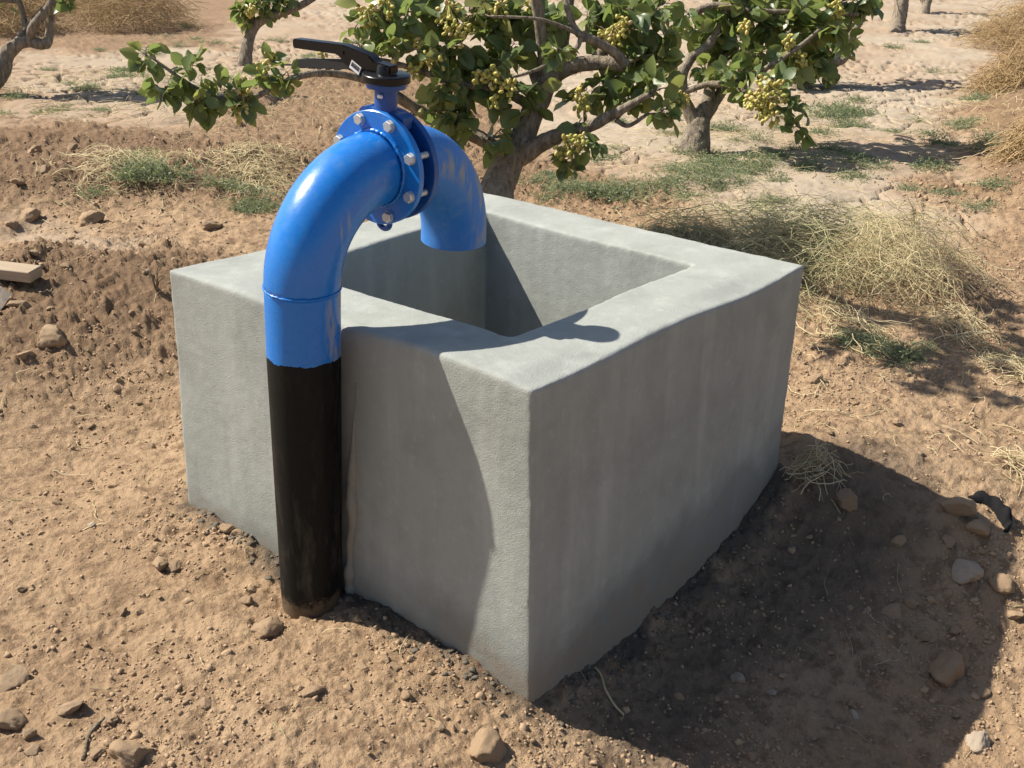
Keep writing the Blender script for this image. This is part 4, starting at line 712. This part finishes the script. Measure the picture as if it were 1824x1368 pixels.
SPECIAL = {0: 'rounded earth clod in the shadow near the dry grass tuft at the wall', 1: 'largest curved reddish clod lying in the tank shadow', 2: 'pale stone in the shadow, the left one of the light pair', 3: 'small whitish stone in the shadow right of its light partner', 4: 'grey stone at the lower middle of the tank shadow', 5: 'small dark grey stone in the shadow nearest the twig',
           6: 'broad clod at the edge of the tank shadow beside the plastic strip', 7: 'big pale clod at the right end of the tank shadow', 10: 'large sunlit pale clod at the lower right edge', 14: 'rounded brown clod standing just in front of the black pipe', 15: 'lumpy clod on the mound, biggest one at the left', 16: 'brown clod half buried below the pipe at the lower middle',
           17: 'round clod alone on the light soil at the lower left', 18: 'dark clod cut by the left edge near the bottom corner', 19: 'flat clod among the clods of the bottom left corner', 20: 'wide pale clod cut by the bottom edge', 21: 'wide clod at the bottom edge in the left corner', 23: 'pale flat chip of stone on the soil left of the tank', 24: 'clod on the bare soil hump right of the tank', 25: 'big brown clod on the far left bank'}
PALE = {2, 3, 4, 10, 23, 7}
def zone(x, y):
    if -1.0 < (y-0) and y < -.1 and x > .2: return 'brown clod strewn in the shaded hollow right of the tank', 'clods in the tank shadow'
    if x > 1.7 and y < .8: return 'small clod on the sunlit soil right of the tank', 'clods right of the tank'
    if x+y > 5.5: return 'dark clod on the broken soil bank at the far left', 'clods on the far bank'
    if x+y > 2.6: return 'brown clod on the soil mound left of the tank', 'clods on the left mound'
    if y > .3 or x > -.35 : return 'crumbly clod on the soil in front of the sunlit tank wall', 'clods in front of the tank'
    return 'earth clod in the lower left foreground', 'foreground clods'
def rock(x, y, s, k, special=None):
    s *= .95
    o = bpy.data.objects.new('stone' if k in PALE and special else 'earth_clod', (ST_M if k in PALE and special else CL_M)[k % 10]); COL.objects.link(o)
    o.location = (x, y, gz(x, y)+.10*s); o.rotation_euler = (random.uniform(-.4, .4), random.uniform(-.4, .4), random.uniform(0, 6.28)); q = random.uniform(.8, 1.15); o.scale = (s*q, s/q, s*random.uniform(.6, .9))
    if special: tag(o, special, 'stone' if k in PALE else 'clod')
    else: tag(o, zone(x, y)[0], 'clod', zone(x, y)[1])
for k, (x, y, s) in enumerate(ROCKS): rock(x, y, s, k, SPECIAL.get(k))
r = np.random.default_rng(31); n_ = 0
while n_ < 110:
    a = r.uniform(-.62, .62)+YAW; d = 2.2+5.5*r.random()**1.3; x, y = CAM[0]+d*cos(a), CAM[1]+d*sin(a); arr = lambda v: np.array([float(v)])
    z_, p_, dm_, b_ = terrain(arr(x), arr(y))
    if polysd(arr(x), arr(y), TANK)[0] > -.12 or p_[0] > .4 or r.random() > .35+.65*b_[0]: continue
    rock(x, y, r.uniform(.011, .024)*(1+.5*b_[0]), 100+n_); n_ += 1
# crumbs, too many to count: angular small ones and rounder bigger ones in one sheet of debris
def ico_np(sub):
    b = bmesh.new(); bmesh.ops.create_icosphere(b, subdivisions=sub, radius=1); v = np.array([q.co[:] for q in b.verts]); t = np.array([[q.index for q in f.verts] for f in b.faces]); b.free(); return v, t
mb = MB()
for sub, NN, lo, hi, pw in ((1, 80000, .0020, .0065, 2.2), (2, 4500, .004, .012, 3.0)):
    KV, KT = ico_np(sub); a = r.uniform(-.64, .64, NN)+YAW; d = 1.9+7.5*r.random(NN)**1.25; X = CAM[0]+d*np.cos(a); Y = CAM[1]+d*np.sin(a); Z, pl, dm, br = terrain(X, Y)
    patch = sstep(-.15, .35, fbm(X*2.1, Y*2.1, 3, 91)+.35*br)
    keep = (polysd(X, Y, TANK) < -.01) & (r.random(NN) < np.clip((1-.9*pl)*(.15+.8*patch)*(1-.95*dm), 0, 1)); X, Y, Z, d = X[keep], Y[keep], Z[keep], d[keep]; NN = len(X)
    sz = (lo+(hi-lo)*r.random(NN)**pw)*(1+.08*d); sc = sz[:,None]*r.uniform(.55, 1.35, (NN, 3))*np.array([1, 1, .75]); th = r.uniform(0, 6.283, NN)
    V = KV[None]*(1+r.normal(0, .22, (NN, len(KV), 1)))*sc[:,None,:]; cx_ = np.cos(th)[:,None]; sx_ = np.sin(th)[:,None]; tl = r.normal(0, .5, NN)[:,None]
    V = np.stack([V[...,0], V[...,1]*np.cos(tl)-V[...,2]*np.sin(tl), V[...,1]*np.sin(tl)+V[...,2]*np.cos(tl)], -1)
    V = np.stack([V[...,0]*cx_-V[...,1]*sx_+X[:,None], V[...,0]*sx_+V[...,1]*cx_+Y[:,None], V[...,2]+Z[:,None]+.12*sz[:,None]], -1)
    mb.add(V.reshape(-1, 3), T=(KT[None]+(np.arange(NN)*len(KV))[:,None,None]).reshape(-1, 3))
tag(link('soil_crumbs', mb.mesh('soil_crumbs', smooth=False), M_CRUMB), 'fine crumbs and pebbles strewn over the loose brown soil', 'soil crumbs', kind='stuff')
